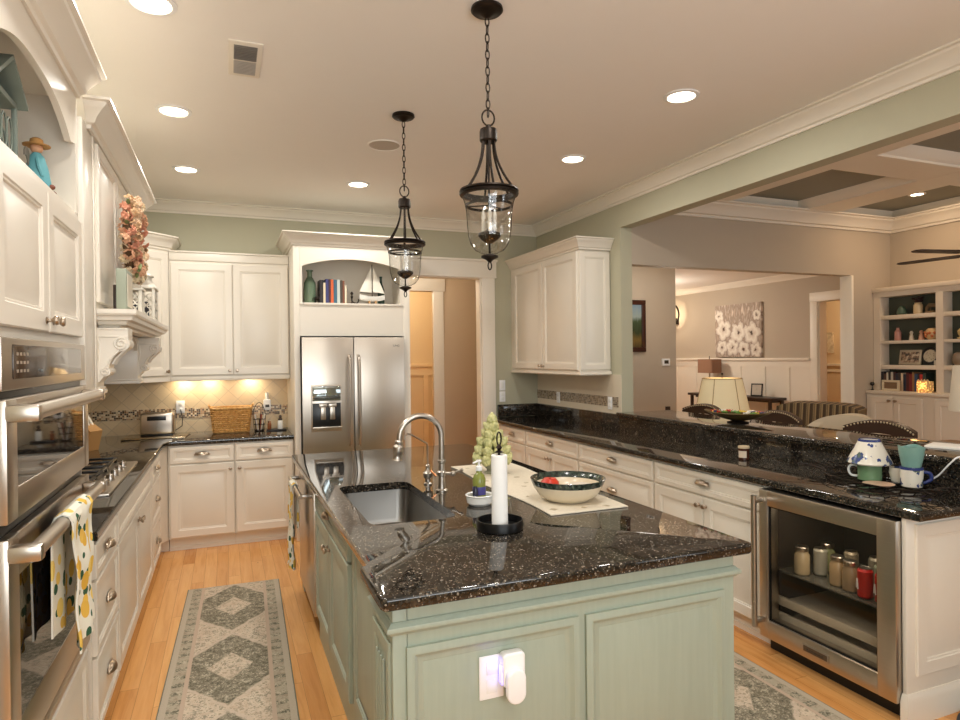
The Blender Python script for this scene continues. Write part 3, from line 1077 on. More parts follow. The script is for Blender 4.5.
# ------------------------------------------------------------------ range hood with mantel shelf and corbels (faces +x)
HX, HY0, HY1 = -.508, 2.88, 4.66
t = thing('range_hood', 'white mantel range hood with carved scroll corbels over the gas cooktop', 'range hood', (HX, HY0, 0), R(90))
HW, HD = HY1 - HY0, .60
M0 = .215                                               # the mantel starts past the flat stile next to the ovens
mb = MB()
mb.box(M0, HW, 0, HD, 1.765, 2.55)
mb.box(M0, HW, .12, HD, 1.70, 1.765)
obj('chimney', mb, M_CREAM, t)
mb = MB()
mb.box(0, M0 - .001, .0, HD, 1.475, 2.55, .002); mb.box(-.0, M0 + .005, -.012, .05, 1.455, 1.475, .003)
mb.box(M0 - .03, M0 - .004, -.006, .0, 1.475, 2.55, .002)
obj('stile', mb, M_CREAM, t)
mb = MB()
np_ = 3
for i in range(np_):
    a, b = M0 + .02 + i * (HW - M0 - .03) / np_, M0 + (i + 1) * (HW - M0 - .02) / np_
    mb.panel(a, b, 1.85, 2.52, -.016, .0155, .045)
obj('chimney_panel', mb, M_CREAM, t)
upper_trim([(.100, .0), (.100, -.002), (HW - .06, -.002), (HW - .06, HD)], 2.535, 2.64, .095, t)
mb = MB()
mb.sweep([(M0 + .132, -.001), (M0 + .132, -.022), (HW - .02, -.022), (HW - .02, HD)], [(0, 1.742), (.055, 1.742), (.062, 1.752), (.085, 1.756), (.092, 1.770), (.112, 1.774), (.116, 1.790), (.126, 1.794), (.131, 1.802), (.131, 1.82), (0, 1.82)])
mb.box(M0 + .131, HW - .019, -.0225, HD, 1.766, 1.8195)
obj('mantel_shelf', mb, M_CREAM, t)
for x0 in (M0 + .005, HW - .19):
    mb = MB(); mb.box(x0, x0 + .18, 0, HD, 1.475, 1.7445, .003); mb.box(x0 - .002, x0 + .19, -.012, HD, 1.455, 1.475, .004); mb.box(x0 - .001, x0 + .185, -.006, HD, 1.475, 1.487, .003)
    obj('side_leg', mb, M_CREAM, t)
    # scroll corbel: side outline in (out, z), out towards the room
    mb = MB()
    prof = [(0, 1.74), (.118, 1.74), (.118, 1.695)]
    prof += [(.092 + .032 * math.cos(R(a)), 1.672 + .030 * math.sin(R(a))) for a in range(40, -100, -14)]
    prof += [(.076, 1.632), (.060, 1.612), (.048, 1.590), (.044, 1.572)]
    prof += [(.030 + .020 * math.cos(R(a)), 1.553 + .020 * math.sin(R(a))) for a in range(50, -120, -17)]
    prof += [(.012, 1.515), (0, 1.505)]
    mb.prism([(-o_, z) for o_, z in prof], x0 + .015, x0 + .155, 'x')
    cb = obj('corbel', mb, M_CREAM, t)
    mb = MB()
    for sx in (x0 + .013, x0 + .157):
        pts = []
        for i in range(40):
            a = 1.0 + i / 39 * 3.4 * PI
            rr = .027 * (1 - i / 52)
            pts.append((sx, -(.091 + rr * math.cos(a)), 1.672 + rr * math.sin(a)))
        mb.tube(pts, .0055, 6)
        pts = [(sx, -.085, 1.645), (sx, -.062, 1.622), (sx, -.045, 1.60), (sx, -.036, 1.575)]
        for i in range(26):
            a = .9 + i / 25 * 2.6 * PI
            rr = .016 * (1 - i / 40)
            pts.append((sx, -(.030 + rr * math.cos(a)), 1.553 + rr * math.sin(a)))
        mb.tube(pts, .0045, 6)
        mb.box(sx - .003, sx + .003, -.112, -.01, 1.700, 1.706, .001); mb.box(sx - .003, sx + .003, -.112, -.01, 1.732, 1.738, .001)
        mb.tube([(sx, -.008, 1.69), (sx, -.010, 1.64), (sx, -.006, 1.60)], .004, 6)
    for xx in (.05, .085, .12):
        mb.tube([(x0 + xx, -.106, 1.650), (x0 + xx, -.086, 1.630), (x0 + xx, -.066, 1.608), (x0 + xx, -.054, 1.585)], .006, 6)
    obj('scroll_carving', mb, M_CREAM, cb)
mb = MB()
sk = [(M0 + .20, 1.7445), (M0 + .20, 1.66), (M0 + .24, 1.70), (M0 + .32, 1.725), (M0 + .42, 1.735), (HW - .42, 1.735), (HW - .32, 1.725), (HW - .24, 1.70), (HW - .20, 1.66), (HW - .20, 1.7445)]
mb.prism(sk, -.002, .02, 'y')
obj('apron', mb, M_CREAM, t)

# ------------------------------------------------------------------ counters
def granite(name, outer, holes, z0, z1, bev, label):
    m_ = MB(); m_.slab_holes(outer, holes, z0, z1, bev)
    o = obj(name, m_, M_GRANITE)
    return tag(o, label, 'countertop')
E_ = .025
granite('countertop', [(XL + .012, 2.895), (-.478, 2.895), (-.478, 5.74), (-.445, 5.84), (-.40, 5.85), (.548, 5.85), (.548, YB - .012), (XL + .012, YB - .012)], [], ZT + .0005, ZCTR, .010, 'dark polished granite countertop wrapping the left corner below the tile')
granite('countertop', [(2.675, 1.79), (3.27, 1.79), (3.27, YB - .032), (2.675, YB - .032)], [], ZT + .0005, ZCTR, .010, 'long dark granite countertop along the bar above the beverage cooler')
mb = MB()
mb.box(3.275, 3.3095, 1.79, YA + .002, ZT, 1.0495)
mb.box(3.27, 3.3085, YA + .003, YB - .001, ZT, 1.062, .002)
tag(obj('granite_upstand', mb, M_GRANITE), 'dark granite upstand rising behind the long bar-side countertop', 'backsplash')
mb = MB(); mb.box(2.80, 3.269, YB - .030, YB - .001, ZT + .041, 1.062, .002)
tag(obj('granite_upstand', mb, M_GRANITE), 'short dark granite upstand below the two switch plates', 'backsplash')
granite('bar_ledge', [(3.245, 1.78), (3.80, 1.78), (3.80, YA - .03), (3.44, YA - .03), (3.44, YA - .002), (3.245, YA - .002)], [], 1.0505, 1.086, .009, 'raised dark granite bar ledge between kitchen and living room')

# island: body shell, trim, doors
IX0, IX1, IY0, IY1 = .48, 1.69, 1.80, 4.60
t = thing('kitchen_island', 'sage green kitchen island with raised panels under the dark granite', 'kitchen island')
mb = MB()
mb.box(IX0, IX1, IY0 + .001, IY0 + .02, .0, ZT); mb.box(IX0, IX1, IY1 - .02, IY1, .0, ZT)
mb.box(IX0, IX0 + .02, IY0 + .02, 3.738, .0, ZT); mb.box(IX0, IX0 + .02, 4.512, IY1 - .02, 0, ZT)
mb.box(IX1 - .02, IX1, IY0 + .02, IY1 - .02, .0, ZT)
mb.box(IX0 + .02, IX0 + .62, 3.72, 3.736, .0, ZT); mb.box(IX0 + .02, IX0 + .62, 4.514, 4.53, 0, ZT)
obj('body', mb, M_ISLAND, t)
mb = MB()
mb.panel(.490, 1.040, .19, .755, IY0 - .012, .0115, .0); mb.bm.free(); mb.bm = bmesh.new()
def framed(m_, x0, x1, z0, z1, yf):
    """recessed field with a stepped frame moulding and a raised centre"""
    ring = [(0, .012), (0, .001), (.004, 0), (.012, -.004), (.022, -.004), (.030, .004), (.036, .007), (.046, .007), (.050, .009), (.075, .004), (.078, .003)]
    loops = [[m_.v((x0 + i, yf + d, z0 + i)), m_.v((x1 - i, yf + d, z0 + i)), m_.v((x1 - i, yf + d, z1 - i)), m_.v((x0 + i, yf + d, z1 - i))] for i, d in ring]
    for a, b in zip(loops, loops[1:]):
        for k in range(4):
            m_.f([a[k], a[(k + 1) % 4], b[(k + 1) % 4], b[k]])
    m_.f(loops[-1]); m_.f(loops[0][::-1])
mb = MB()
framed(mb, .475, 1.045, .17, .760, IY0 - .012); framed(mb, 1.072, 1.640, .17, .760, IY0 - .012)
obj('end_panel', mb, M_ISLAND, t)
mb = MB()
prof = [(0, .798), (.006, .799), (.010, .806), (.018, .811), (.020, .818), (.018, .825), (.010, .829), (.004, .836), (0, .837)]
mb.sweep([(IX0 - .045, 2.06), (IX0 - .045, IY0), (IX1, IY0), (IX1, IY1), (IX0, IY1)], prof)
obj('frieze_moulding', mb, M_ISLAND, t)
mb = MB()
mb.sweep([(IX0 - .045, 2.06), (IX0 - .045, IY0), (IX1, IY0), (IX1, IY1), (IX0, IY1)], [(0, 0), (.018, 0), (.018, .10), (.012, .12), (.004, .135), (0, .135)])
obj('base_moulding', mb, M_ISLAND, t)
# corner pilaster, projecting, with fluted side
mb = MB()
mb.box(IX0 - .045, IX0 - .001, IY0 - .0, 2.06, 0, ZT, .003)
mb.M = Matrix.Translation((IX0 - .045, 2.06, 0)) @ Matrix.Rotation(R(-90), 4, 'Z')
mb.panel(.02, .24, .17, .77, -.008, .0075, .035)
for x in (.085, .115, .145, .175):
    mb.box(x, x + .012, -.013, -.004, .24, .70, .004)
obj('pilaster', mb, M_ISLAND, t)
# sink base front (faces -x): local x from the far end toward the camera
mb = MB(); mb.M = Matrix.Translation((IX0, 2.66, 0)) @ Matrix.Rotation(R(-90), 4, 'Z')
mb.panel(.03, .56, .17, .86, -.010, .0095, .05)
obj('side_panel', mb, M_ISLAND, t)
TFM = Matrix.Translation((IX0, 3.73, 0)) @ Matrix.Rotation(R(-90), 4, 'Z')
mb = MB(); mb.panel(.01, 1.045, .745, .868, -.02, .0195, .03)
q = obj('drawer', mb, M_ISLAND, t); q.matrix_local = TFM; cup_pull(q, .48, -.02, .805)
for a, b, kx in ((.01, .523, .495), (.531, 1.045, .559)):
    mb = MB(); mb.panel(a, b, .15, .733, -.02, .0195, .06)
    q = obj('door', mb, M_ISLAND, t); q.matrix_local = TFM; knob(q, kx, -.02, .66)

SX0, SX1, SY0, SY1 = .535, .905, 2.53, 3.38
isl = [(.393, 1.752 + .02), (.400, 1.757), (.413, 1.75), (1.72, 1.75), (1.733, 1.757), (1.738, 1.77), (1.738, 4.65), (.42, 4.65), (.42, 2.10), (.415, 2.075), (.393, 2.055)]
granite('countertop', isl, [rrect(SX0, SX1, SY0, SY1, .06)], ZT + .0005, ZCTR, .010, 'dark polished granite island countertop holding the sink and fruit bowl')
# undermount sink
mb = MB()
out = rrect(SX0 - .012, SX1 + .012, SY0 - .012, SY1 + .012, .07)
inn = rrect(SX0 - .004, SX1 + .004, SY0 - .004, SY1 + .004, .064)
bot = rrect(SX0 + .03, SX1 - .03, SY0 + .03, SY1 - .03, .07)
bo2 = rrect(SX0 - .004, SX1 + .004, SY0 - .004, SY1 + .004, .064)
n_ = len(out)
def ringv(pts, z): return [mb.v((p[0], p[1], z)) for p in pts]
rings = [ringv(out, ZT - .0005), ringv(inn, ZT - .0005), ringv(rrect(SX0 + .004, SX1 - .004, SY0 + .004, SY1 - .004, .06), .735), ringv(rrect(SX0 + .012, SX1 - .012, SY0 + .012, SY1 - .012, .06), .712), ringv(bot, .702)]
rings += [ringv(rrect(SX0 + .02, SX1 - .02, SY0 + .02, SY1 - .02, .06), .698), ringv(rrect(SX0 - .008, SX1 + .008, SY0 - .008, SY1 + .008, .06), .72), ringv(out, ZT - .006)]
for a, b in zip(rings, rings[1:] + rings[:1]):
    for i in range(n_):
        j = (i + 1) % n_
        if a is rings[4]:
            continue
        mb.f([a[i], a[j], b[j], b[i]])
mb.f(rings[4]); mb.f(rings[5][::-1])
t = thing('kitchen_sink', 'undermount stainless sink bowl set in the island countertop', 'sink')
obj('bowl', mb, M_SINK, t)
mb = MB(); mb.lathe([(.045, .7035), (.045, .706), (.036, .706), (.030, .7045), (0, .7045)], ((SX0 + SX1) / 2, (SY0 + SY1) / 2, 0), 24); obj('drain', mb, M_CHROME, t)

# ------------------------------------------------------------------ dishwasher at the far end of the island (faces -x)
t = thing('dishwasher', 'stainless dishwasher at the far end of the island facing the range', 'dishwasher', (IX0 - .005, 4.508, 0), R(-90))
mb = MB(); mb.box(.004, .762, .03, .57, .02, .87); obj('tub', mb, M_BLACK, t)
mb = MB(); mb.box(.004, .762, -.022, .029, .115, .872, .006); q = obj('door', mb, M_STEEL, t)
mb = MB(); mb.box(.01, .756, -.0235, -.0222, .845, .868); obj('control_strip', mb, M_BLACK, q)
mb = MB(); mb.cyl((.05, -.085, .80), (.716, -.085, .80), .013)
for x in (.06, .69):
    mb.box(x, x + .025, -.088, -.021, .788, .812, .005)
obj('handle', mb, M_CHROME, q)
mb = MB(); mb.box(.01, .756, .06, .08, 0.0, .11); obj('kick_plate', mb, M_DARKTOE, t)
towel('dish_towel', 'small lemon print towel hanging from the dishwasher handle', (IX0 - .09, 4.20, .80), R(-90), .16, .52, .26, .0205, M_LEMON, amp=.016)
# grey hanger clip seen at the foot of that towel
# ------------------------------------------------------------------ cooktop on the left counter
t = thing('gas_cooktop', 'stainless gas cooktop with black grates below the hood', 'cooktop')
CX0, CX1, CY0, CY1 = -1.03, -.545, 3.62, 4.72
mb = MB(); mb.box(CX0, CX1, CY0, CY1, ZCTR + .0005, ZCTR + .016, .005); obj('deck', mb, M_STEELH, t)
gw = (CY1 - CY0 - .06) / 3
for i in range(3):
    y0 = CY0 + .02 + i * (gw + .01)
    y1 = y0 + gw
    mb = MB()
    x0, x1 = CX0 + .02, CX1 - .115
    zt = ZCTR + .052
    for y in (y0 + .01, y1 - .01):
        mb.box(x0, x1, y - .007, y + .007, zt - .014, zt, .002)
    for x in (x0 + .007, x1 - .007, (x0 + x1) / 2):
        mb.box(x - .007, x + .007, y0, y1, zt - .014, zt, .002)
    mb.box(x0, x1, (y0 + y1) / 2 - .007, (y0 + y1) / 2 + .007, zt - .014, zt, .002)
    for x in (x0 + .008, x1 - .008):
        for y in (y0 + .01, y1 - .01):
            mb.box(x - .008, x + .008, y - .008, y + .008, ZCTR + .0162, zt - .013)
    obj('grate', mb, M_BLACK, t)
    for k in ((.27, .75) if i != 1 else (.5,)):
        mb = MB(); mb.lathe([(.045, ZCTR + .0163), (.045, ZCTR + .024), (.034, ZCTR + .026), (.032, ZCTR + .034), (.0, ZCTR + .036)], (x0 + (x1 - x0) * k, (y0 + y1) / 2, 0), 18); obj('burner', mb, M_BLACK, t)
for i in range(5):
    y = CY0 + .24 + i * .155
    mb = MB()
    mb.lathe([(.026, ZCTR + .0163), (.026, ZCTR + .020), (.021, ZCTR + .022), (.019, ZCTR + .046), (.017, ZCTR + .050), (0, ZCTR + .050)], (CX1 - .055, y, 0), 16)
    mb.box(CX1 - .058, CX1 - .052, y - .020, y + .020, ZCTR + .046, ZCTR + .056, .002)
    obj('control_knob', mb, M_CHROME, t)

# ------------------------------------------------------------------ fridge surround and fridge (faces -y)
FY = 5.78
t = thing('fridge_cabinet', 'white fridge surround with arched open display niche on top', 'cabinet')
mb = MB()
mb.box(.556, .606, FY, YB - .002, 0, 2.63, .002); mb.box(1.538, 1.60, FY, YB - .032, 0, 2.63, .002)
obj('side_panel', mb, M_CREAM, t)
mb = MB()
mb.box(.6065, 1.5375, FY + .003, 6.50, 1.798, 2.072)
mb.box(.6065, 1.5375, FY - .006, 6.2, 2.072, 2.092, .002)
mb.box(.6065, 1.5375, 6.18, 6.2, 2.092, 2.60)
mb.box(.6065, 1.5375, FY + .02, 6.2, 2.60, 2.63)
obj('niche_box', mb, M_CREAM, t)
mb = MB()
a0, a1 = .630, 1.510
cxm, hw = (a0 + a1) / 2, (a1 - a0) / 2
pts = [(.6066, 2.093), (a0, 2.093)]
for i in range(25):
    f_ = -1 + 2 * i / 24
    pts.append((cxm + hw * f_, 2.412 + .075 * math.cos(f_ * PI / 2) ** .8 if abs(f_) < 1 else 2.412))
pts += [(a1, 2.093), (1.5374, 2.093), (1.5374, 2.63), (.6066, 2.63)]
mb.prism(pts, FY - .001, FY + .019, 'y')
obj('arched_fascia', mb, M_CREAM, t)
mb = MB(); mb.sweep([(.556, YB - .05), (.556, FY), (1.60, FY), (1.60, YB - .05)], crown_prof(2.595, 2.70, .095)); obj('crown', mb, M_CREAM, t)

t = thing('refrigerator', 'stainless french-door refrigerator with ice dispenser under the arched niche', 'refrigerator')
mb = MB(); mb.box(.616, 1.529, FY + .005, 6.45, .02, 1.79); obj('case', mb, M_BLACK, t)
def bowed(m_, x0, x1, z0, z1, y0, bow=.012):
    n = 10
    pts = [(x0, FY + .003)] + [(x0 + (x1 - x0) * i / n, y0 - bow * math.sin(PI * i / n)) for i in range(n + 1)] + [(x1, FY + .003)]
    m_.prism(pts, z0, z1, 'z', .003)
mb = MB(); bowed(mb, .616, 1.062, .72, 1.785, 5.735)
dl = obj('door', mb, M_STEEL, t)
mb = MB(); bowed(mb, 1.070, 1.529, .72, 1.785, 5.735)
dr_ = obj('door', mb, M_STEEL, t)
mb = MB(); bowed(mb, .616, 1.529, .06, .705, 5.735)
fz = obj('freezer_drawer', mb, M_STEEL, t)
mb = MB(); mb.cyl((.68, 5.67, .62), (1.46, 5.67, .62), .013); mb.box(.69, .71, 5.67, 5.735, .61, .63); mb.box(1.43, 1.45, 5.67, 5.735, .61, .63)
obj('handle', mb, M_CHROME, fz)
for x, dd in ((1.025, dl), (1.105, dr_)):
    mb = MB()
    pts = [(x, 5.728, .82), (x, 5.70, .84), (x, 5.682, .92), (x, 5.674, 1.2), (x, 5.682, 1.52), (x, 5.70, 1.60), (x, 5.728, 1.62)]
    mb.tube(pts, .013, 10)
    obj('handle', mb, M_CHROME, dd)
mb = MB(); mb.box(.688, .950, 5.716, 5.734, .955, 1.365, .004)
mb.M = Matrix.Identity(4)
ds = obj('dispenser', mb, M_STEELH, dl)
mb = MB(); mb.box(.697, .941, 5.7135, 5.7158, 1.225, 1.355, .001); obj('display', mb, paint('mirror_display', (168, 176, 176), .05, .85, var=0), ds)
mb = MB(); mb.box(.697, .941, 5.7135, 5.7158, .985, 1.205, .001); obj('recess', mb, M_BLACK, ds)
for x in (.765, .845):
    mb = MB(); mb.box(x, x + .045, 5.703, 5.7132, 1.06, 1.185, .004); mb.box(x - .012, x + .057, 5.700, 5.7132, 1.17, 1.20, .003); obj('paddle', mb, M_STEEL, ds)
mb = MB(); mb.box(.697, .941, 5.695, 5.7132, .985, .999, .002); obj('drip_tray', mb, M_STEEL, ds)

def lettering(name, text, size, mat, parent, mat4, depth=.0006):
    cu = bpy.data.curves.new(name, 'FONT')
    cu.body = text
    cu.size = size
    cu.extrude = depth
    cu.align_x = 'CENTER'
    tmp = bpy.data.objects.new(name, cu)
    COL.objects.link(tmp)
    me = bpy.data.meshes.new_from_object(tmp.evaluated_get(bpy.context.evaluated_depsgraph_get()))
    bpy.data.objects.remove(tmp)
    me.materials.clear()
    me.materials.append(mat)
    o = bpy.data.objects.new(name, me)
    COL.objects.link(o)
    o.parent = parent
    o.matrix_local = mat4
    return o
lettering('badge_lettering', 'SAMSUNG', .026, paint('badge_grey', (60, 58, 56), .4), dr_, Matrix.Translation((1.425, 5.7277, 1.70)) @ Matrix.Rotation(R(90), 4, 'X'))

# ------------------------------------------------------------------ beverage cooler (faces -x; local x = world -y)
t = thing('beverage_cooler', 'stainless beverage cooler with glass door under the end of the bar counter', 'beverage cooler', (PX - .02, 2.638, 0), R(-90))
CW = .755
mb = MB()
M_CASE = paint('cooler_liner', (46, 40, 36), .5)
mb.box(.006, .026, .04, .58, .08, .868); mb.box(CW - .026, CW - .006, .04, .58, .08, .868)
mb.box(.026, CW - .026, .56, .58, .08, .868); mb.box(.026, CW - .026, .04, .56, .08, .12); mb.box(.026, CW - .026, .04, .56, .84, .868)
obj('case', mb, M_CASE, t)
mb = MB()
D0, D1 = .055, CW - .088
mb.box(0, D0, -.045, .035, .085, .872, .005); mb.box(D1, CW, -.045, .035, .085, .872, .005)
mb.box(D0 - .002, D1 + .002, -.045, .035, .085, .182, .005); mb.box(D0 - .002, D1 + .002, -.045, .035, .790, .872, .005)
dd = obj('door', mb, M_STEELH, t)
mb = MB(); mb.box(D0 - .0015, D1 + .0015, -.020, -.014, .1805, .7915); obj('glass', mb, clear_glass('cooler_glass', (.86, .84, .81)), dd)
mb = MB()
for a in ((D0 - .001, D0 + .007, .181, .791), (D1 - .007, D1 + .001, .181, .791), (D0 + .007, D1 - .007, .181, .189), (D0 + .007, D1 - .007, .783, .791)):
    mb.box(a[0], a[1], -.0335, -.0225, a[2], a[3])
obj('gasket', mb, M_BLACK, dd)
mb = MB(); mb.cyl((.024, -.105, .15), (.024, -.105, .845), .015)
for z in (.165, .805):
    mb.box(.010, .038, -.11, -.044, z, z + .028, .006)
obj('handle', mb, M_CHROME, dd)
mb = MB(); mb.box(.275, .425, -.049, -.0455, .113, .156, .002); bd = obj('badge', mb, M_CHROME, dd)
mb = MB(); mb.box(.283, .417, -.0505, -.0492, .121, .148); pl_ = obj('badge_plate', mb, paint('badge_field', (110, 92, 74), .35, .6), bd)
lettering('badge_lettering', 'KitchenAid', .021, paint('badge_dark', (46, 38, 32), .4, .2), pl_, Matrix.Translation((.35, -.0506, .1275)) @ Matrix.Rotation(R(90), 4, 'X'), .0004)
mb = MB(); mb.box(.0, CW, .03, .50, 0.0, .078); obj('kick_plate', mb, M_DARKTOE, t)
mb = MB(); mb.box(.028, CW - .028, .05, .555, .427, .4345); obj('glass_shelf', mb, paint('smoky_shelf', (84, 82, 76), .12), t)
for z0, z1 in ((.250, .296), (.152, .210)):
    mb = MB(); mb.box(.03, CW - .03, .042, .062, z0, z1, .003); mb.box(.03, CW - .03, .062, .555, z0 + .006, z0 + .012)
    obj('bottle_rack', mb, paint('rack_front', (206, 194, 172), .35), t)
light('cooler_lamp', 'AREA', (PX + .10, 2.26, .832), 2.2, (1, .84, .62), .5, (0, 0, R(90)), .10)
def pxy(lx, ly): return (PX - .02 + ly, 2.638 - lx)
cans = [(.138, .11, 'jar', (178, 160, 128)), (.190, .18, 'can', (170, 168, 156)), (.15, .28, 'jar', (128, 132, 96)), (.325, .14, 'jar', (178, 152, 116)), (.405, .13, 'jar', (150, 128, 100)), (.50, .22, 'can', (140, 150, 130)), (.50, .105, 'can', (190, 44, 40)), (.585, .11, 'can', (180, 38, 36)), (.62, .24, 'can', (90, 110, 90)), (.41, .30, 'can', (120, 116, 104)), (.29, .28, 'can', (150, 140, 122))]
lab = ['tan lidded jar nearest the handle side of the beverage cooler', 'silver drink can second from the handle side in the cooler', 'green jar at the back of the beverage cooler shelf', 'tan spice jar in the middle front of the cooler shelf', 'brown jar right of the tan spice jar in the cooler', 'pale green drink can behind the red cans in the cooler', 'red drink can with white mark in front on the cooler shelf', 'red drink can at the right end of the cooler shelf', 'dull green can behind the rightmost red can in the cooler', 'grey can at the back middle of the cooler shelf', 'brown can at the back by the handle side of the cooler']
for (lx, ly, kd, c), lb in zip(cans, lab):
    x, y = pxy(lx, ly)
    nm = 'glass_jar' if kd == 'jar' else 'drink_can'
    tt = thing(nm, lb, 'jar' if kd == 'jar' else 'can', (x, y, .435), 0, 'jars and cans in the beverage cooler')
    mb = MB()
    if kd == 'jar':
        mb.lathe([(.034, 0), (.038, .006), (.038, .100), (.030, .116), (.030, .124), (0, .124)], n=18)
        obj('jar_body', mb, paint('jar_%d_%d' % (c[0], c[1]), c, .2), tt)
        mb = MB(); mb.lathe([(.033, .1245), (.033, .142), (.030, .146), (0, .146)], n=18); obj('lid', mb, M_CHROME, tt)
    else:
        mb.lathe([(.024, 0), (.034, .010), (.034, .128), (.026, .140)], n=18)
        obj('can_body', mb, paint('can_%d_%d' % (c[0], c[1]), c, .28, .2), tt)
        mb = MB(); mb.lathe([(.026, .1402), (.028, .143), (.024, .141), (0, .1405)], n=18); obj('can_top', mb, M_CHROME, tt)
        if c[0] > 175:
            mb = MB()
            mb.M = Matrix.Rotation(R(-38), 4, 'Z') @ Matrix.Translation((-.0338, 0, .065)) @ Matrix.Rotation(R(-90), 4, 'Z')
            mb.prism([(-.014, -.022), (-.005, -.022), (.0, .004), (.006, -.008), (.011, -.022), (.016, -.022), (.004, .024), (-.004, .024)], -.0030, .0012, 'y')
            obj('white_mark', mb, M_PLASTIC, tt)

# ------------------------------------------------------------------ ceiling lights, vent, speaker
M_LENS = glow('lit_lens', (255, 236, 205), 14.0)
cans = [(-.265, 2.917, 'recessed ceiling light nearest the oven tower crown'), (-.265, 4.139, 'recessed ceiling light above the gas cooktop aisle, second in its row'),
        (-.265, 5.371, 'recessed ceiling light nearest the angled corner wall cabinet'), (1.05, 5.364, 'recessed ceiling light in front of the fridge cabinet'),
        (2.41, 4.149, 'recessed ceiling light in front of the right wall cabinet'), (2.41, 2.934, 'recessed ceiling light nearest the header of the wide opening')]
for x, y, lb in cans:
    t = thing('recessed_light', lb, 'ceiling light', (x, y, ZC), 0, 'recessed ceiling lights in the kitchen')
    mb = MB(); mb.lathe([(.098, -.0005), (.098, -.006), (.078, -.010), (.074, -.004), (.074, -.0005)], n=32, cap=False); obj('trim_ring', mb, M_PLASTIC, t)
    mb = MB(); mb.lathe([(.0735, -.001), (.0735, -.004), (0, -.004)], n=32); obj('lens', mb, M_LENS, t)
    light('recessed_or_fill_lamp', 'AREA', (x, y, ZC - .012), CAN_W, WARM, .14)
for x, y in ((-.265, 1.70), (1.05, 1.70), (1.05, .3)):  # unseen lamps without fixtures, added only for their light
    light('recessed_or_fill_lamp', 'AREA', (x, y, ZC - .012), CAN_W, WARM, .14)
t = thing('air_vent', 'white rectangular air register in the kitchen ceiling', 'vent', (.105, 3.31, ZC))
mb = MB(); mb.box(-.075, .075, -.19, .19, -.008, -.0005, .003); obj('frame', mb, M_TRIM, t)
for y0, y1, nm, m_ in ((.01, .155, 'louver_bank', paint('vent_pale_grey', (205, 198, 188), .6)), (-.155, -.005, 'louver_bank', paint('vent_grey', (150, 144, 136), .6))):  # far louver bank a paler grey than the near one
    mb = MB()
    mb.box(-.052, .052, y0, y1, -.0095, -.0082)
    for i in range(9):
        yy = y0 + (y1 - y0) * (i + .5) / 9
        mb.at((0, yy, -.012), 0, R(35)).box(-.05, .05, -.006, .006, -.0008, .0008)
    mb.M = Matrix.Identity(4)
    obj(nm, mb, m_, t)
t = thing('ceiling_speaker', 'round white speaker grille in the ceiling beside the farther pendant', 'speaker', (1.03, 4.32, ZC))
mb = MB(); mb.lathe([(.115, -.0005), (.115, -.006), (.108, -.008), (.104, -.004), (.104, -.0005)], n=32, cap=False); obj('rim', mb, M_CEIL, t)
mb = MB(); mb.lathe([(.1035, -.001), (.1035, -.004), (0, -.005)], n=32); obj('grille', mb, paint('speaker_mesh', (196, 186, 174), .8), t)

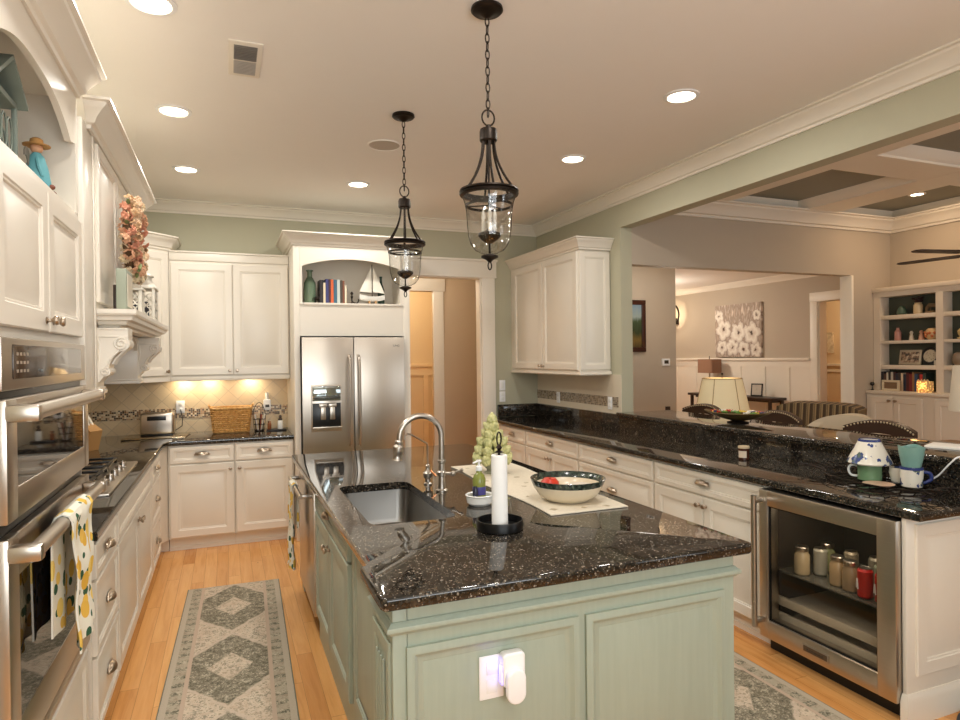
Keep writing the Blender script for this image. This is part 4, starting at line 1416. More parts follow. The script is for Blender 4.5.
# ------------------------------------------------------------------ pendants over the island
def pendant(x, y, lb):
    t = thing('pendant_light', lb, 'pendant light', (x, y, 0), 0, 'bell jar pendants over the island')
    mb = MB(); mb.lathe([(.066, ZC - .0005), (.068, ZC - .012), (.060, ZC - .020), (.030, ZC - .026), (.012, ZC - .040), (0, ZC - .042)], n=28); obj('canopy', mb, M_IRON, t)
    mb = MB()
    z = ZC - .042
    i = 0
    while z > 2.625:
        pts = []
        for a in range(12):
            u, w = .0085 * math.cos(2 * PI * a / 12), .021 * math.sin(2 * PI * a / 12)
            pts.append((u, 0, z - .016 + w) if i % 2 == 0 else (0, u, z - .016 + w))
        mb.tube(pts, .0027, 5, True)
        z -= .0345
        i += 1
    obj('chain', mb, M_IRON, t)
    mb = MB()
    mb.tube([(.028 * math.cos(2 * PI * a / 20), 0, 2.600 + .033 * math.sin(2 * PI * a / 20)) for a in range(20)], .0038, 6, True)
    mb.lathe([(0, 2.572), (.010, 2.570), (.012, 2.556), (.034, 2.552), (.037, 2.540), (.037, 2.505), (.032, 2.498), (0, 2.498)], n=20)
    obj('hub', mb, M_IRON, t)
    for k in range(6):
        a = 2 * PI * k / 6 + .3
        pts = []
        for i in range(12):
            f_ = i / 11
            rr = .026 + .084 * (f_ ** 2.0)
            pts.append((rr * math.cos(a), rr * math.sin(a), 2.500 - .205 * f_))
        mb = MB(); mb.tube(pts, .0055, 6); obj('stay', mb, M_IRON, t)
    mb = MB(); mb.lathe([(.104, 2.300), (.122, 2.298), (.125, 2.291), (.119, 2.286), (.125, 2.281), (.122, 2.274), (.104, 2.272)], n=40, cap=False)
    mb.lathe([(.104, 2.272), (.104, 2.300)], n=40, cap=False)
    obj('rim', mb, M_IRON, t)
    mb = MB()
    pr = [(.112, 2.270), (.104, 2.245), (.098, 2.215), (.095, 2.18), (.093, 2.14), (.089, 2.105), (.079, 2.070), (.060, 2.045), (.034, 2.032), (.014, 2.028)]
    mb.lathe(pr, n=40, cap=False)
    obj('glass_bell', mb, M_SEED, t, 60)
    mb = MB(); mb.lathe([(.094, 2.238), (.099, 2.238), (.099, 2.228), (.094, 2.228)], n=36, cap=False); mb.lathe([(.094, 2.228), (.094, 2.238)], n=36, cap=False)
    for k in range(3):
        a = 2 * PI * k / 3 + .5
        mb.cyl((0, 0, 2.233), (.095 * math.cos(a), .095 * math.sin(a), 2.233), .003, 6)
    obj('inner_band', mb, M_IRON, t)
    mb = MB(); mb.cyl((0, 0, 2.498), (0, 0, 2.03), .0045, 8)
    mb.lathe([(.006, 2.14), (.016, 2.128), (.046, 2.116), (.048, 2.104), (.034, 2.088), (.012, 2.074), (0, 2.072)], n=20)
    obj('stem', mb, M_IRON, t)
    for k in range(3):
        a = 2 * PI * k / 3 + .2
        px, py = .028 * math.cos(a), .028 * math.sin(a)
        mb = MB(); mb.cyl((px, py, 2.112), (px, py, 2.168), .0085, 10); obj('candle_sleeve', mb, paint('candle_sleeve', (222, 212, 196), .5), t)
        mb = MB(); mb.lathe([(.005, 2.168), (.010, 2.182), (.008, 2.200), (.002, 2.220), (0, 2.222)], (px, py, 0), 10); obj('bulb', mb, paint('unlit_bulb', (236, 228, 214), .1), t)
    mb = MB(); mb.lathe([(0, 2.032), (.012, 2.030), (.036, 2.022), (.036, 2.015), (.014, 2.004), (.007, 1.996), (0, 1.994)], n=24)
    mb.tube([(.008 * math.cos(2 * PI * a / 12), 0, 1.980 + .016 * math.sin(2 * PI * a / 12)) for a in range(12)], .003, 6, True)
    obj('finial', mb, M_IRON, t)
pendant(1.035, 2.477, 'bronze bell jar pendant hanging nearer the camera over the island')
pendant(1.012, 3.746, 'bronze bell jar pendant hanging farther back over the island sink')

# ------------------------------------------------------------------ rugs
mb = MB(); mb.box(-.30, .30, -1.32, 1.32, 0, .009, .003)
o = obj('runner_rug', mb, mk_rug('runner_rug_weave', .60, .04))
o.location = (.0, 3.52, .0005); o.rotation_euler = (0, 0, R(1.6) * -1)
tag(o, 'long grey-green patterned runner rug in the aisle before the range', 'rug')
mb = MB(); mb.box(-.34, .34, -1.25, 1.25, 0, .009, .003)
o = obj('runner_rug', mb, mk_rug('second_rug_weave', .68, .30))
o.location = (2.165, 2.05, .0005)
tag(o, 'grey patterned rug between the island and the beverage cooler', 'rug')
mb = MB(); mb.lathe([(.33, 0), (.335, .012), (.32, .020), (0, .020)], n=48)
o = obj('floor_mat', mb, paint('charcoal_mat', (58, 58, 60), .8)); o.location = (3.07, 1.505, .0005)
tag(o, 'dark round floor mat at the foot of the white end panel', 'mat')

# ------------------------------------------------------------------ faucet and friends
t = thing('kitchen_faucet', 'tall nickel gooseneck bridge faucet behind the island sink', 'faucet', (1.0, 3.05, ZCTR))
mb = MB(); mb.lathe([(.030, .0005), (.030, .008), (.020, .014), (.017, .05), (.016, .075), (.022, .08), (.022, .098), (.016, .104), (.0155, .14), (.021, .146), (.021, .156), (.014, .16), (0, .16)], n=20); obj('base', mb, M_CHROME, t)
mb = MB()
pts = [(0, 0, .155), (0, 0, .27)] + [(-.108 + .108 * math.cos(R(a)), 0, .275 + .108 * math.sin(R(a))) for a in range(6, 186, 9)] + [(-.2165, 0, .258)]
mb.tube(pts, .0145, 12)
obj('gooseneck', mb, M_CHROME, t)
mb = MB(); mb.M = Matrix.Translation((-.2175, 0, .258)) @ Matrix.Rotation(R(8), 4, 'Y')
mb.lathe([(0, .012), (.017, .010), (.021, .002), (.019, -.012), (.026, -.022), (.027, -.050), (.022, -.060), (.021, -.078), (.026, -.088), (.0, -.090)], n=18)
obj('spray_head', mb, M_CHROME, t)
mb = MB(); mb.cyl((0, .0, .09), (.045, -.03, .09), .009, 10); mb.ball((.048, -.032, .09), .014, n=12, m=8); mb.cyl((.05, -.034, .092), (.085, -.055, .108), .0055, 8); mb.ball((.087, -.056, .109), .009, n=10, m=6)
obj('lever', mb, M_CHROME, t)
t = thing('filter_tap', 'small nickel filtered water tap beside the gooseneck faucet', 'tap', (.985, 3.24, ZCTR))
mb = MB(); mb.lathe([(.022, .0005), (.022, .007), (.014, .012), (.014, .03), (.024, .04), (.026, .062), (.014, .075), (.010, .09), (.013, .1), (.006, .108), (0, .108)], n=18); obj('base', mb, M_CHROME, t)
mb = MB()
pts = [(0, 0, .105), (0, 0, .205), (-.004, -.004, .218), (-.10, -.05, .275), (-.125, -.062, .282), (-.14, -.07, .272), (-.143, -.072, .255)]
mb.tube(pts, .005, 8); obj('spout', mb, M_CHROME, t)
mb = MB(); mb.cyl((.012, -.01, .075), (.036, -.03, .045), .006, 8); obj('lever', mb, paint('copper_lever', (190, 130, 90), .3, 1.0), t)

# soap bottles in a white dish
t = thing('soap_dish', 'white round ceramic dish holding soap bottles beside the sink', 'dish', (1.065, 2.70, ZCTR))
mb = MB(); mb.lathe([(0, .0005), (.046, .0005), (.058, .012), (.062, .042), (.066, .046), (.062, .049), (.056, .044), (.052, .014), (0, .012)], n=32); obj('bowl', mb, M_WHITE, t)
t = thing('soap_bottle', 'clear pump bottle of green soap with purple label in the white dish', 'soap bottle', (1.068, 2.712, ZCTR + .0150))
mb = MB(); mb.lathe([(.028, 0), (.030, .004), (.030, .10), (.024, .118), (.013, .128), (.012, .138), (0, .138)], n=20); obj('bottle', mb, paint('green_soap', (132, 138, 66), .12), t)
mb = MB(); mb.lathe([(.0305, .03), (.0308, .031), (.0308, .066), (.0305, .067)], n=20, cap=False); mb.lathe([(.0303, .03), (.0303, .067)], n=20, cap=False); obj('label_band', mb, paint('purple_label', (66, 62, 132), .4), t)
mb = MB(); mb.lathe([(.015, .1385), (.015, .156), (.006, .160), (.005, .176), (.012, .178), (.012, .186), (0, .187)], n=14); mb.cyl((0, 0, .182), (-.034, -.012, .176), .0045, 8); obj('pump', mb, M_PLASTIC, t)
t = thing('soap_bottle', 'small dark bottle behind the green soap in the white dish', 'soap bottle', (1.035, 2.675, ZCTR + .0150))
mb = MB(); mb.lathe([(.011, 0), (.012, .004), (.012, .06), (.006, .075), (0, .075)], n=16); obj('bottle', mb, paint('dark_bottle', (40, 40, 60), .2), t)

# paper towel on black holder
t = thing('paper_towel_holder', 'black iron paper towel holder with looped top on the island', 'paper towel holder', (.985, 2.285, ZCTR))
mb = MB(); mb.lathe([(.078, .0005), (.090, .004), (.093, .026), (.091, .040), (.086, .040), (.084, .012), (.02, .010), (0, .010)], n=40); obj('base', mb, M_BLACK, t)
mb = MB(); mb.cyl((0, 0, .010), (0, 0, .305), .0055, 8); mb.lathe([(.0055, .296), (.020, .300), (.006, .308), (.012, .318), (.006, .328), (0, .330)], n=14)
mb.tube([(.009 * math.cos(2 * PI * a / 16), 0, .352 + .026 * math.sin(2 * PI * a / 16)) for a in range(16)], .0035, 6, True); obj('rod', mb, M_IRON, t)
mb = MB(); mb.lathe([(.010, .0115), (.030, .0115), (.0315, .013), (.0315, .288), (.030, .290), (.010, .290)], n=32, cap=False); mb.lathe([(.010, .290), (.010, .0115)], n=16, cap=False)
o = obj('paper_roll', mb, paint('white_paper', (246, 244, 240), .9)); o.location = (.985, 2.285, ZCTR)
tag(o, 'slim white paper towel roll standing on the black holder', 'paper towel')

# table runner, bowl, apple, plate, topiary
k = NT('cream_runner_cloth')
vz = k.voro(k.coord(), 9.0)
vn = k.noise(k.coord(), 70.0, 3.0)
k.set(k.mix(k.math('LESS_THAN', k.math('ADD', vz, k.math('MULTIPLY', vn, .3)), .30), k.mix(vn, lin(206, 196, 176), lin(226, 216, 198)), lin(176, 162, 136)), .95, 0., .1).bump(vn, .3, .003)
mb = MB()
mb.sheet(lambda u, v: ((1.452 + (u - .5) * .385 + .012 * math.sin(v * 9), 2.38 + v * 1.30, ZCTR + .0035), (0, 0, 1)), 6, 14, .004)
o = obj('table_runner', mb, k.m); tag(o, 'cream embroidered runner cloth laid along the island top', 'table runner')
t = thing('fruit_bowl', 'cream ceramic bowl with dark green speckled rim on the runner', 'bowl', (1.465, 2.60, ZCTR + .0062))
k = NT('green_crackle_glaze')
k.set(k.ramp(k.noise(k.coord(), 60.0, 4.0), [(.35, lin(26, 34, 30)), (.6, lin(58, 70, 60)), (.75, lin(120, 130, 112))]), .15)
mb = MB(); mb.lathe([(0, 0), (.085, 0), (.10, .004), (.135, .028), (.158, .062), (.163, .075)], n=48, cap=False); mb.lathe([(.154, .075), (.148, .060), (.125, .030), (.09, .012), (0, .010)], n=48, cap=False); obj('bowl_body', mb, paint('cream_glaze', (222, 208, 182), .2), t)
mb = MB(); mb.lathe([(.1633, .075), (.172, .098), (.173, .102), (.170, .103), (.166, .100), (.154, .075)], n=48, cap=False); obj('rim', mb, k.m, t)
def apple(loc, rgb, lb, r=.036, cat='apple', nm='apple'):
    tt = thing(nm, lb, cat, loc)
    m_ = MB(); m_.lathe([(0, -r * .78), (r * .35, -r * .9), (r * .75, -r * .62), (r, 0), (r * .93, r * .45), (r * .6, r * .82), (r * .25, r * .80), (0, r * .62)], n=20)
    obj('flesh', m_, paint('fruit_%d' % rgb[1], rgb, .3, var=.15), tt)
    m_ = MB(); m_.tube([(0, 0, r * .6), (.002, 0, r), (.006, 0, r * 1.25)], .0018, 6); obj('stem', m_, M_DARKWOOD, tt)
BZ = ZCTR + .0062
apple((1.388, 2.63, BZ + .062), (196, 52, 30), 'red apple lying in the cream bowl', .046)
t = thing('saucer', 'white saucer lying tilted inside the cream fruit bowl', 'saucer', (1.515, 2.585, BZ + .046)); t.rotation_euler = (R(4), R(-4), 0)
mb = MB(); mb.lathe([(0, 0), (.04, 0), (.073, .010), (.075, .012), (.071, .013), (.04, .004), (0, .004)], n=36); obj('plate', mb, paint('cream_plate', (216, 206, 190), .25), t)
mb = MB(); mb.lathe([(0, .0045), (.035, .0045), (.035, .012), (0, .012)], n=24); obj('seed_packet', mb, paint('tan_crumb', (190, 160, 120), .7), t)
t = thing('artichoke_topiary', 'cone of pale green artichokes piled in a footed grey pot', 'topiary', (1.415, 3.38, ZCTR + .0062))
t.scale = (.84, .84, .86)
mb = MB(); mb.lathe([(.055, 0), (.058, .006), (.040, .016), (.042, .028), (.066, .050), (.074, .078), (.076, .085), (.070, .085), (.062, .06), (0, .05)], n=28); obj('pot', mb, paint('grey_green_pot', (150, 150, 128), .5), t)
random.seed(4)
k = NT('pale_artichoke')
x, y, z = k.xyz()
vv = k.voro(k.vec(k.math('MULTIPLY', x, 1.), k.math('MULTIPLY', y, 1.), k.math('MULTIPLY', z, .8)), 60.0)
k.set(k.ramp(vv, [(0, lin(214, 210, 158)), (.6, lin(190, 188, 130)), (1, lin(146, 148, 96))]), .6).bump(vv, .5, .004)
rows = [(.085, .105, 8), (.140, .088, 7), (.195, .068, 6), (.245, .045, 4), (.295, .022, 3), (.345, 0.0, 1)]
for zz, rr, nn in rows:
    for i in range(nn):
        a = 2 * PI * i / nn + zz * 9
        mb = MB()
        mb.M = Matrix.Translation((rr * math.cos(a), rr * math.sin(a), zz + .01)) @ Matrix.Rotation(a, 4, 'Z') @ Matrix.Rotation(R(52) if rr else 0, 4, 'Y')
        s = .036
        mb.lathe([(0, -s), (s * .7, -s * .8), (s, -s * .1), (s * .85, s * .5), (s * .45, s * 1.05), (s * .15, s * 1.35), (0, s * 1.4)], n=12)
        for q in range(7):
            aa = 2 * PI * q / 7
            old = mb.M
            mb.M = old @ Matrix.Rotation(aa, 4, 'Z') @ Matrix.Translation((s * .82, 0, s * .15)) @ Matrix.Rotation(R(-14), 4, 'Y')
            mb.ball((0, 0, 0), .006, .013, .024, 8, 6)
            mb.M = old
        obj('artichoke', mb, k.m, t)

# wall plate and plug-in freshener on the island end
t = thing('wall_plate', 'white outlet plate on the sage end of the island', 'outlet', (.737, IY0 - .0085, .627))
mb = MB(); mb.box(-.040, .040, -.006, -.0002, -.066, .066, .003); obj('plate', mb, M_PLASTIC, t)
for z in (-.028, .028):
    mb = MB(); mb.box(-.017, .017, -.0075, -.0062, z - .020, z + .020, .001); obj('receptacle', mb, M_WHITE, t)
t = thing('plug_in_freshener', 'white plug-in air freshener with blue glow on the island outlet', 'air freshener', (.797, IY0 - .016, .632))
mb = MB(); mb.prism(rrect(-.037, .037, -.030, .072, .014), -.034, 0, 'y', .006); obj('housing', mb, M_PLASTIC, t)
mb = MB(); mb.prism(rrect(-.031, .031, -.075, .030, .0305, 8), -.054, -.0345, 'y', .006); obj('refill', mb, M_PLASTIC, t)
mb = MB(); mb.box(-.0395, -.0375, -.028, -.008, -.02, .035); obj('glow_strip', mb, glow('blue_night_glow', (60, 60, 255), 4.0), t)
light('night_glow', 'POINT', (.737, IY0 - .03, .668), .03, (.22, .22, 1.0), .008)

# ------------------------------------------------------------------ things on the back counter
Z = ZCTR
t = thing('serving_mat', 'flat steel tray under the toaster on the corner counter', 'tray', (-.57, 6.26, Z + .0005), R(-4))
mb = MB(); mb.box(-.25, .25, -.18, .18, 0, .010, .004); obj('tray_plate', mb, mk_steel('tray_steel', 0, (190, 176, 150), .2), t)
t = thing('toaster', 'long stainless toaster with black control panel under the wall cabinets', 'toaster', (-.565, 6.30, Z + .0110), R(-3))
mb = MB(); mb.box(-.135, .135, -.075, .075, .012, .20, .022, 3); obj('shell', mb, M_STEELH, t)
mb = MB(); mb.box(-.13, .13, -.07, .07, 0, .0115, .003); obj('base', mb, M_BLACK, t)
mb = MB(); mb.box(-.075, .075, -.0775, -.0752, .135, .172, .001); obj('control_panel', mb, M_BLACK, t)
for i in range(6):
    mb = MB(); mb.cyl((-.024 + (i % 2) * .03, -.0752, .055 + (i // 2) * .026), (-.024 + (i % 2) * .03, -.080, .055 + (i // 2) * .026), .006, 10); obj('button', mb, M_CHROME, t)
mb = MB()
for y in (-.028, .028):
    mb.box(-.11, .11, y - .012, y + .012, .1998, .2010)
obj('slots', mb, M_BLACK, t)
# knife block
t = thing('knife_block', 'wooden knife block with white-handled knives beyond the cooktop', 'knife block', (-.985, 5.55, Z + .0005), R(55))
mb = MB(); mb.prism([(-.06, 0), (.07, 0), (.07, .10), (-.02, .20), (-.10, .15)], -.055, .055, 'x'); obj('block', mb, paint('beech_block', (196, 148, 92), .45), t)
for i in range(3):
    for j in range(2):
        mb = MB()
        p = Vector((-.034 + i * .034, -.035 + j * .055, .165 - j * .03 + .012))
        d = Vector((0, -.5 + .0, 1.0)).normalized() if False else Vector((0, .55, .83))
        mb.tube([p, p + d * .05, p + d * .11], lambda u: .009 + .003 * math.sin(u * 3), 8)
        obj('knife_handle', mb, paint('ivory_handle', (232, 224, 208), .35), t)
# wicker basket
t = thing('wicker_basket', 'honey wicker basket on the back counter under the wall cabinets', 'basket', (.04, 6.34, Z + .0005))
k = NT('honey_wicker'); k.set(k.ramp(k.noise(k.coord(), 50., 3.), [(.3, lin(170, 118, 58)), (.7, lin(216, 170, 98))]), .55)
M_WICK = k.m
def rr_at(f_):
    return rrect(-.150 - .022 * f_, .150 + .022 * f_, -.085 - .018 * f_, .085 + .018 * f_, .03, 4)
mb = MB()
nrow = 12
for r_ in range(nrow):
    f_ = r_ / (nrow - 1)
    base = rr_at(f_)
    pts = []
    m_n = len(base)
    per = []
    for i in range(m_n):
        p, q = Vector(base[i]), Vector(base[(i + 1) % m_n])
        st = max(1, int((q - p).length / .012))
        for s in range(st):
            per.append(p + (q - p) * s / st)
    for i, p in enumerate(per):
        w_ = .0045 * (1 if (i // 2 + r_) % 2 else -1)
        n_ = Vector((p.x, p.y * 2)).normalized()
        pts.append((p.x + n_.x * w_, p.y + n_.y * w_, .012 + .205 * f_))
    mb.tube(pts, .0085, 5, True)
obj('weave', mb, M_WICK, t)
mb = MB(); mb.prism(rrect(-.145, .145, -.08, .08, .03, 4), .0, .012); obj('bottom', mb, M_WICK, t)
mb = MB(); mb.tube([(p[0], p[1], .226) for p in rr_at(1.12)], .011, 6, True); obj('rim', mb, M_WICK, t)
for sx in (-1, 1):
    mb = MB(); mb.tube([(sx * .172, -.045, .228), (sx * .19, -.035, .25), (sx * .192, 0, .258), (sx * .19, .035, .25), (sx * .172, .045, .228)], .007, 6); obj('handle', mb, M_WICK, t)
# wire carrier with tools
t = thing('wire_caddy', 'hooped wire caddy of small kitchen tools beside the wicker basket', 'caddy', (.285, 6.34, Z + .0005))
mb = MB()
for z, r_ in ((.006, .045), (.06, .05), (.11, .055)):
    mb.tube([(r_ * math.cos(2 * PI * a / 20), r_ * math.sin(2 * PI * a / 20), z) for a in range(20)], .003, 5, True)
for a in range(8):
    c_, s_ = math.cos(2 * PI * a / 8), math.sin(2 * PI * a / 8)
    mb.cyl((.045 * c_, .045 * s_, .006), (.055 * c_, .055 * s_, .11), .0025, 5)
mb.lathe([(.044, .0), (.044, .004), (0, .004)], n=16)
mb.tube([(.055 * math.cos(R(a)), 0, .11 + .155 * math.sin(R(a))) for a in range(0, 181, 12)], .003, 6)
obj('wire_frame', mb, M_IRON, t)
for i, c in enumerate([(230, 224, 214), (60, 54, 50), (196, 160, 130), (240, 236, 228), (150, 60, 44)]):
    a = 2 * PI * i / 5
    mb = MB(); mb.tube([(.014 * math.cos(a), .014 * math.sin(a), .006), (.036 * math.cos(a), .036 * math.sin(a), .10), (.05 * math.cos(a), .05 * math.sin(a), .155)], lambda u: .004 + .004 * u, 7); obj('tool', mb, paint('tool_%d' % c[0], c, .4), t)
t = thing('plug_in_diffuser', 'white plug-in air freshener on the tiled back wall', 'air freshener', (.365, YB - .0125, 1.19))
mb = MB(); mb.prism(rrect(-.034, .034, -.085, .02, .014), -.045, -.0005, 'y', .005); obj('housing', mb, M_PLASTIC, t)
mb = MB(); mb.cyl((0, -.024, .0205), (0, -.024, .085), .017, 14); obj('refill', mb, M_WHITE, t)
mb = MB(); mb.box(-.018, .018, -.0475, -.0452, -.055, -.03, .001); obj('vent_slot', mb, M_BLACK, t)
t = thing('pepper_mill', 'white pepper mill with dark top on a black tray by the fridge', 'pepper mill', (.47, 6.30, Z + .0135))
mb = MB(); mb.lathe([(.024, 0), (.026, .005), (.024, .07), (.020, .08), (0, .08)], n=18); obj('body', mb, M_WHITE, t)
mb = MB(); mb.lathe([(.018, .0803), (.020, .09), (.012, .105), (.015, .115), (.008, .128), (0, .130)], n=16); obj('cap', mb, M_DARKWOOD, t)
mb = MB(); mb.box(-.09, .09, -.06, .06, 0, .012, .004); o = obj('small_tray', mb, M_BLACK); o.location = (.435, 6.31, Z + .0005); tag(o, 'small black tray carrying the pepper mill by the fridge', 'tray')
t = thing('spice_jar', 'small copper-lidded spice jar beside the wire caddy', 'jar', (.372, 6.30, Z + .0135))
mb = MB(); mb.lathe([(.016, 0), (.018, .004), (.018, .05), (.012, .058), (0, .058)], n=16); obj('jar_body', mb, paint('amber_jar', (150, 90, 54), .2), t)
mb = MB(); mb.lathe([(.014, .0583), (.014, .075), (0, .076)], n=16); obj('lid', mb, paint('copper_lid', (196, 140, 104), .25, 1.), t)

def plate(name, lb, loc, rz, kinds, cat='outlet', w=.036):
    tt = thing(name, lb, cat, loc, rz)
    m_ = MB(); m_.box(-w, w, -.006, -.0005, -.058, .058, .003); obj('plate', m_, M_PLASTIC, tt)
    for z in ((-.024, .024) if kinds == 'outlet' else (0,)):
        m_ = MB()
        if kinds == 'outlet':
            m_.box(-.016, .016, -.0085, -.0062, z - .017, z + .017, .001)
        else:
            m_.box(-.015, .015, -.0095, -.0062, -.032, .032, .002)
        obj('receptacle' if kinds == 'outlet' else 'rocker', m_, M_WHITE, tt)
    return tt
t = plate('wall_plate', 'white outlet plate above the toaster on the mosaic band', (-.396, YB - .0125, 1.165), 0, 'outlet')
mb = MB(); mb.tube([(0, -.012, -.024), (.004, -.035, -.03), (.02, -.05, -.10), (.015, -.06, -.17), (-.05, -.08, -.215)], .004, 6); o = obj('power_cord', mb, M_BLACK); o.location = (-.396, YB - .0125, 1.165); tag(o, 'black toaster cord plugged in above the toaster', 'cord')
plate('wall_plate', 'white light switch plate, upper of two beside the passage door', (2.862, YB - .0005, 1.275), 0, 'switch', 'light switch')
plate('wall_plate', 'white outlet plate, lower of two beside the passage door', (2.862, YB - .0005, 1.150), 0, 'outlet')
plate('wall_plate', 'white outlet plate on the grey mosaic nearer the room corner', (XR - .0125, 6.03, 1.155), R(-90), 'outlet')
plate('wall_plate', 'white outlet plate at the pier end of the grey mosaic', (XR - .0125, 5.04, 1.155), R(-90), 'outlet')

# under-cabinet pucks
for x, lb in ((-.36, 'under-cabinet puck light above the toaster'), (-.14, 'under-cabinet puck light between toaster and basket'), (.22, 'under-cabinet puck light above the wire caddy')):
    t = thing('puck_light', lb, 'light', (x, 6.44, 1.4495))
    mb = MB(); mb.lathe([(.032, -.0005), (.034, -.010), (.028, -.012), (.026, -.004), (.026, -.0005)], n=20, cap=False); obj('ring', mb, M_CHROME, t)
    mb = MB(); mb.lathe([(.0255, -.001), (.0255, -.006), (0, -.006)], n=20); obj('lens', mb, M_LENS, t)
    light('puck_lamp', 'AREA', (x, 6.44, 1.4375), 1.25, (1, .82, .58), .045)

# ------------------------------------------------------------------ fridge-top niche
Z = 2.0925
def bottle(lb, loc, prof, mat, nm='glass_bottle', cat='bottle'):
    tt = thing(nm, lb, cat, loc)
    m_ = MB(); m_.lathe(prof, n=20); obj('glass', m_, mat, tt)
    return tt
k = NT('sea_glass_green'); k.set(lin(120, 142, 116), .12); k.b.inputs['Transmission Weight'].default_value = .35
t = bottle('tall sea-green glass bottle at the niche side above the fridge', (.715, 5.95, Z), [(.045, 0), (.052, .006), (.052, .19), (.030, .235), (.022, .245), (.022, .29), (.032, .298), (.032, .306), (0, .306)], k.m)
t = thing('horse_figurine', 'small dark metal animal figurine left of the niche books', 'figurine', (.775, 5.90, Z + .005))
mb = MB()
mb.ball((0, 0, .045), .026, .016, .018); mb.tube([(.018, 0, .05), (.034, 0, .085), (.045, 0, .10)], lambda u: .012 - .004 * u, 8); mb.ball((.050, 0, .098), .016, .009, .010)
for x, y in ((-.018, -.008), (-.018, .008), (.014, -.008), (.014, .008)):
    mb.tube([(x, y, .04), (x + .004, y, .02), (x, y, .0)], .005, 6)
mb.tube([(-.024, 0, .05), (-.040, 0, .045), (-.044, 0, .02)], .004, 6)
obj('body', mb, M_IRON, t)
def book(lb, x0, w, h, d, y, rgb, group, z=Z, tilt=0, par=None, rz=0):
    tt = thing('book', lb, 'book', (x0 + w / 2, y, z), rz, group)
    if tilt:
        tt.rotation_euler = (0, tilt, rz)
    m_ = MB(); m_.box(-w / 2, w / 2, 0, d, 0, .0, 0) if False else None
    m_ = m_ or MB()
    m_.box(-w / 2, -w / 2 + .0025, 0, d, 0, h); m_.box(w / 2 - .0025, w / 2, 0, d, 0, h); m_.box(-w / 2, w / 2, -.002, .0025, 0, h, .001, 1)
    obj('cover', m_, paint('book_%d_%d_%d' % rgb, rgb, .45), tt)
    m_ = MB(); m_.box(-w / 2 + .003, w / 2 - .003, .003, d - .004, .004, h - .005); obj('pages', m_, paint('page_edges', (226, 214, 190), .9), tt)
    return tt
bk = [((36, 32, 34), .030, .215, 'black-spined book at the bottle end of the niche row'), ((226, 210, 180), .020, .19, 'cream book second in the niche row'), ((58, 60, 110), .026, .225, 'navy book third in the niche row'), ((70, 40, 44), .018, .225, 'maroon book beside the orange one in the niche'), ((210, 98, 52), .024, .222, 'orange book in the middle of the niche row'), ((58, 96, 118), .030, .222, 'blue-green book right of the orange one in the niche'), ((188, 196, 190), .026, .224, 'pale grey-blue book in the niche row'), ((74, 64, 54), .022, .218, 'dark brown book fourth from the sailboat side'), ((120, 74, 54), .018, .215, 'brown book near the sailboat end of the row'), ((228, 214, 188), .016, .17, 'short cream book ending the niche row')]
xx = .795
for rgb, w, h, lb in bk:
    book(lb, xx, w, h, .15, 5.89, rgb, 'books in the niche above the fridge')
    xx += w + .0012
t = thing('iron_figurine', 'dark curled iron figurine right of the niche books', 'figurine', (1.085, 5.90, Z))
mb = MB()
mb.lathe([(.018, 0), (.018, .006), (.006, .012), (.006, .05), (.012, .07), (.005, .085), (.014, .10), (.008, .115), (0, .12)], n=12)
mb.tube([(.0, 0, .03), (.025, 0, .012), (.05, 0, .012), (.065, 0, .04), (.058, 0, .05)], .006, 7)
obj('body', mb, M_IRON, t)
t = thing('model_sailboat', 'white model sailboat on the shelf above the fridge', 'model boat', (1.275, 5.90, Z))
mb = MB()
for sx in (-.03, .03):
    mb.box(sx - .006, sx + .006, -.03, .03, 0, .035, .002)
obj('stand', mb, paint('boat_stand', (190, 150, 104), .5), t)
mb = MB()
mb.grid(lambda u, v: (-.118 + .236 * u + .0, (-1 + 2 * v) * .036 * math.sin(PI * min(1, .08 + u * .92)) ** .7, .030 + .045 * (abs(-1 + 2 * v) ** 2.2) + .02 * (2 * abs(u - .5)) ** 2), 17, 11)
mb.grid(lambda u, v: (-.117 + .234 * u, (-1 + 2 * v) * .0355 * math.sin(PI * min(1, .08 + u * .92)) ** .7, .074 + .02 * (2 * abs(u - .5)) ** 2), 17, 5)
obj('hull', mb, M_WHITE, t)
mb = MB(); mb.cyl((.0, 0, .07), (.0, 0, .375), .004, 8); mb.cyl((0, 0, .105), (-.115, 0, .110), .003, 6); mb.cyl((0, 0, .105), (.10, 0, .100), .003, 6); obj('mast', mb, M_DARKWOOD, t)
for pts in ([(-.004, .355), (-.004, .112), (-.118, .122)], [(.006, .360), (.006, .118), (.118, .105)]):
    mb = MB()
    a, b, c = [Vector((p[0], 0, p[1])) for p in pts]
    def fn(u, v, a=a, b=b, c=c):
        p = a + (b - a) * u + (c - b) * u * v
        return (p.x, -.012 * math.sin(PI * v) * u, p.z), (0, 1, 0)
    mb.sheet(fn, 8, 8, .0025)
    obj('sail', mb, paint('sail_cloth', (234, 228, 214), .8), t)
bottle('slim dark green bottle behind the model sailboat', (1.385, 6.02, Z), [(.030, 0), (.033, .005), (.033, .15), (.014, .21), (.011, .26), (.014, .268), (.014, .28), (0, .28)], paint('dark_green_glass', (30, 62, 50), .1))

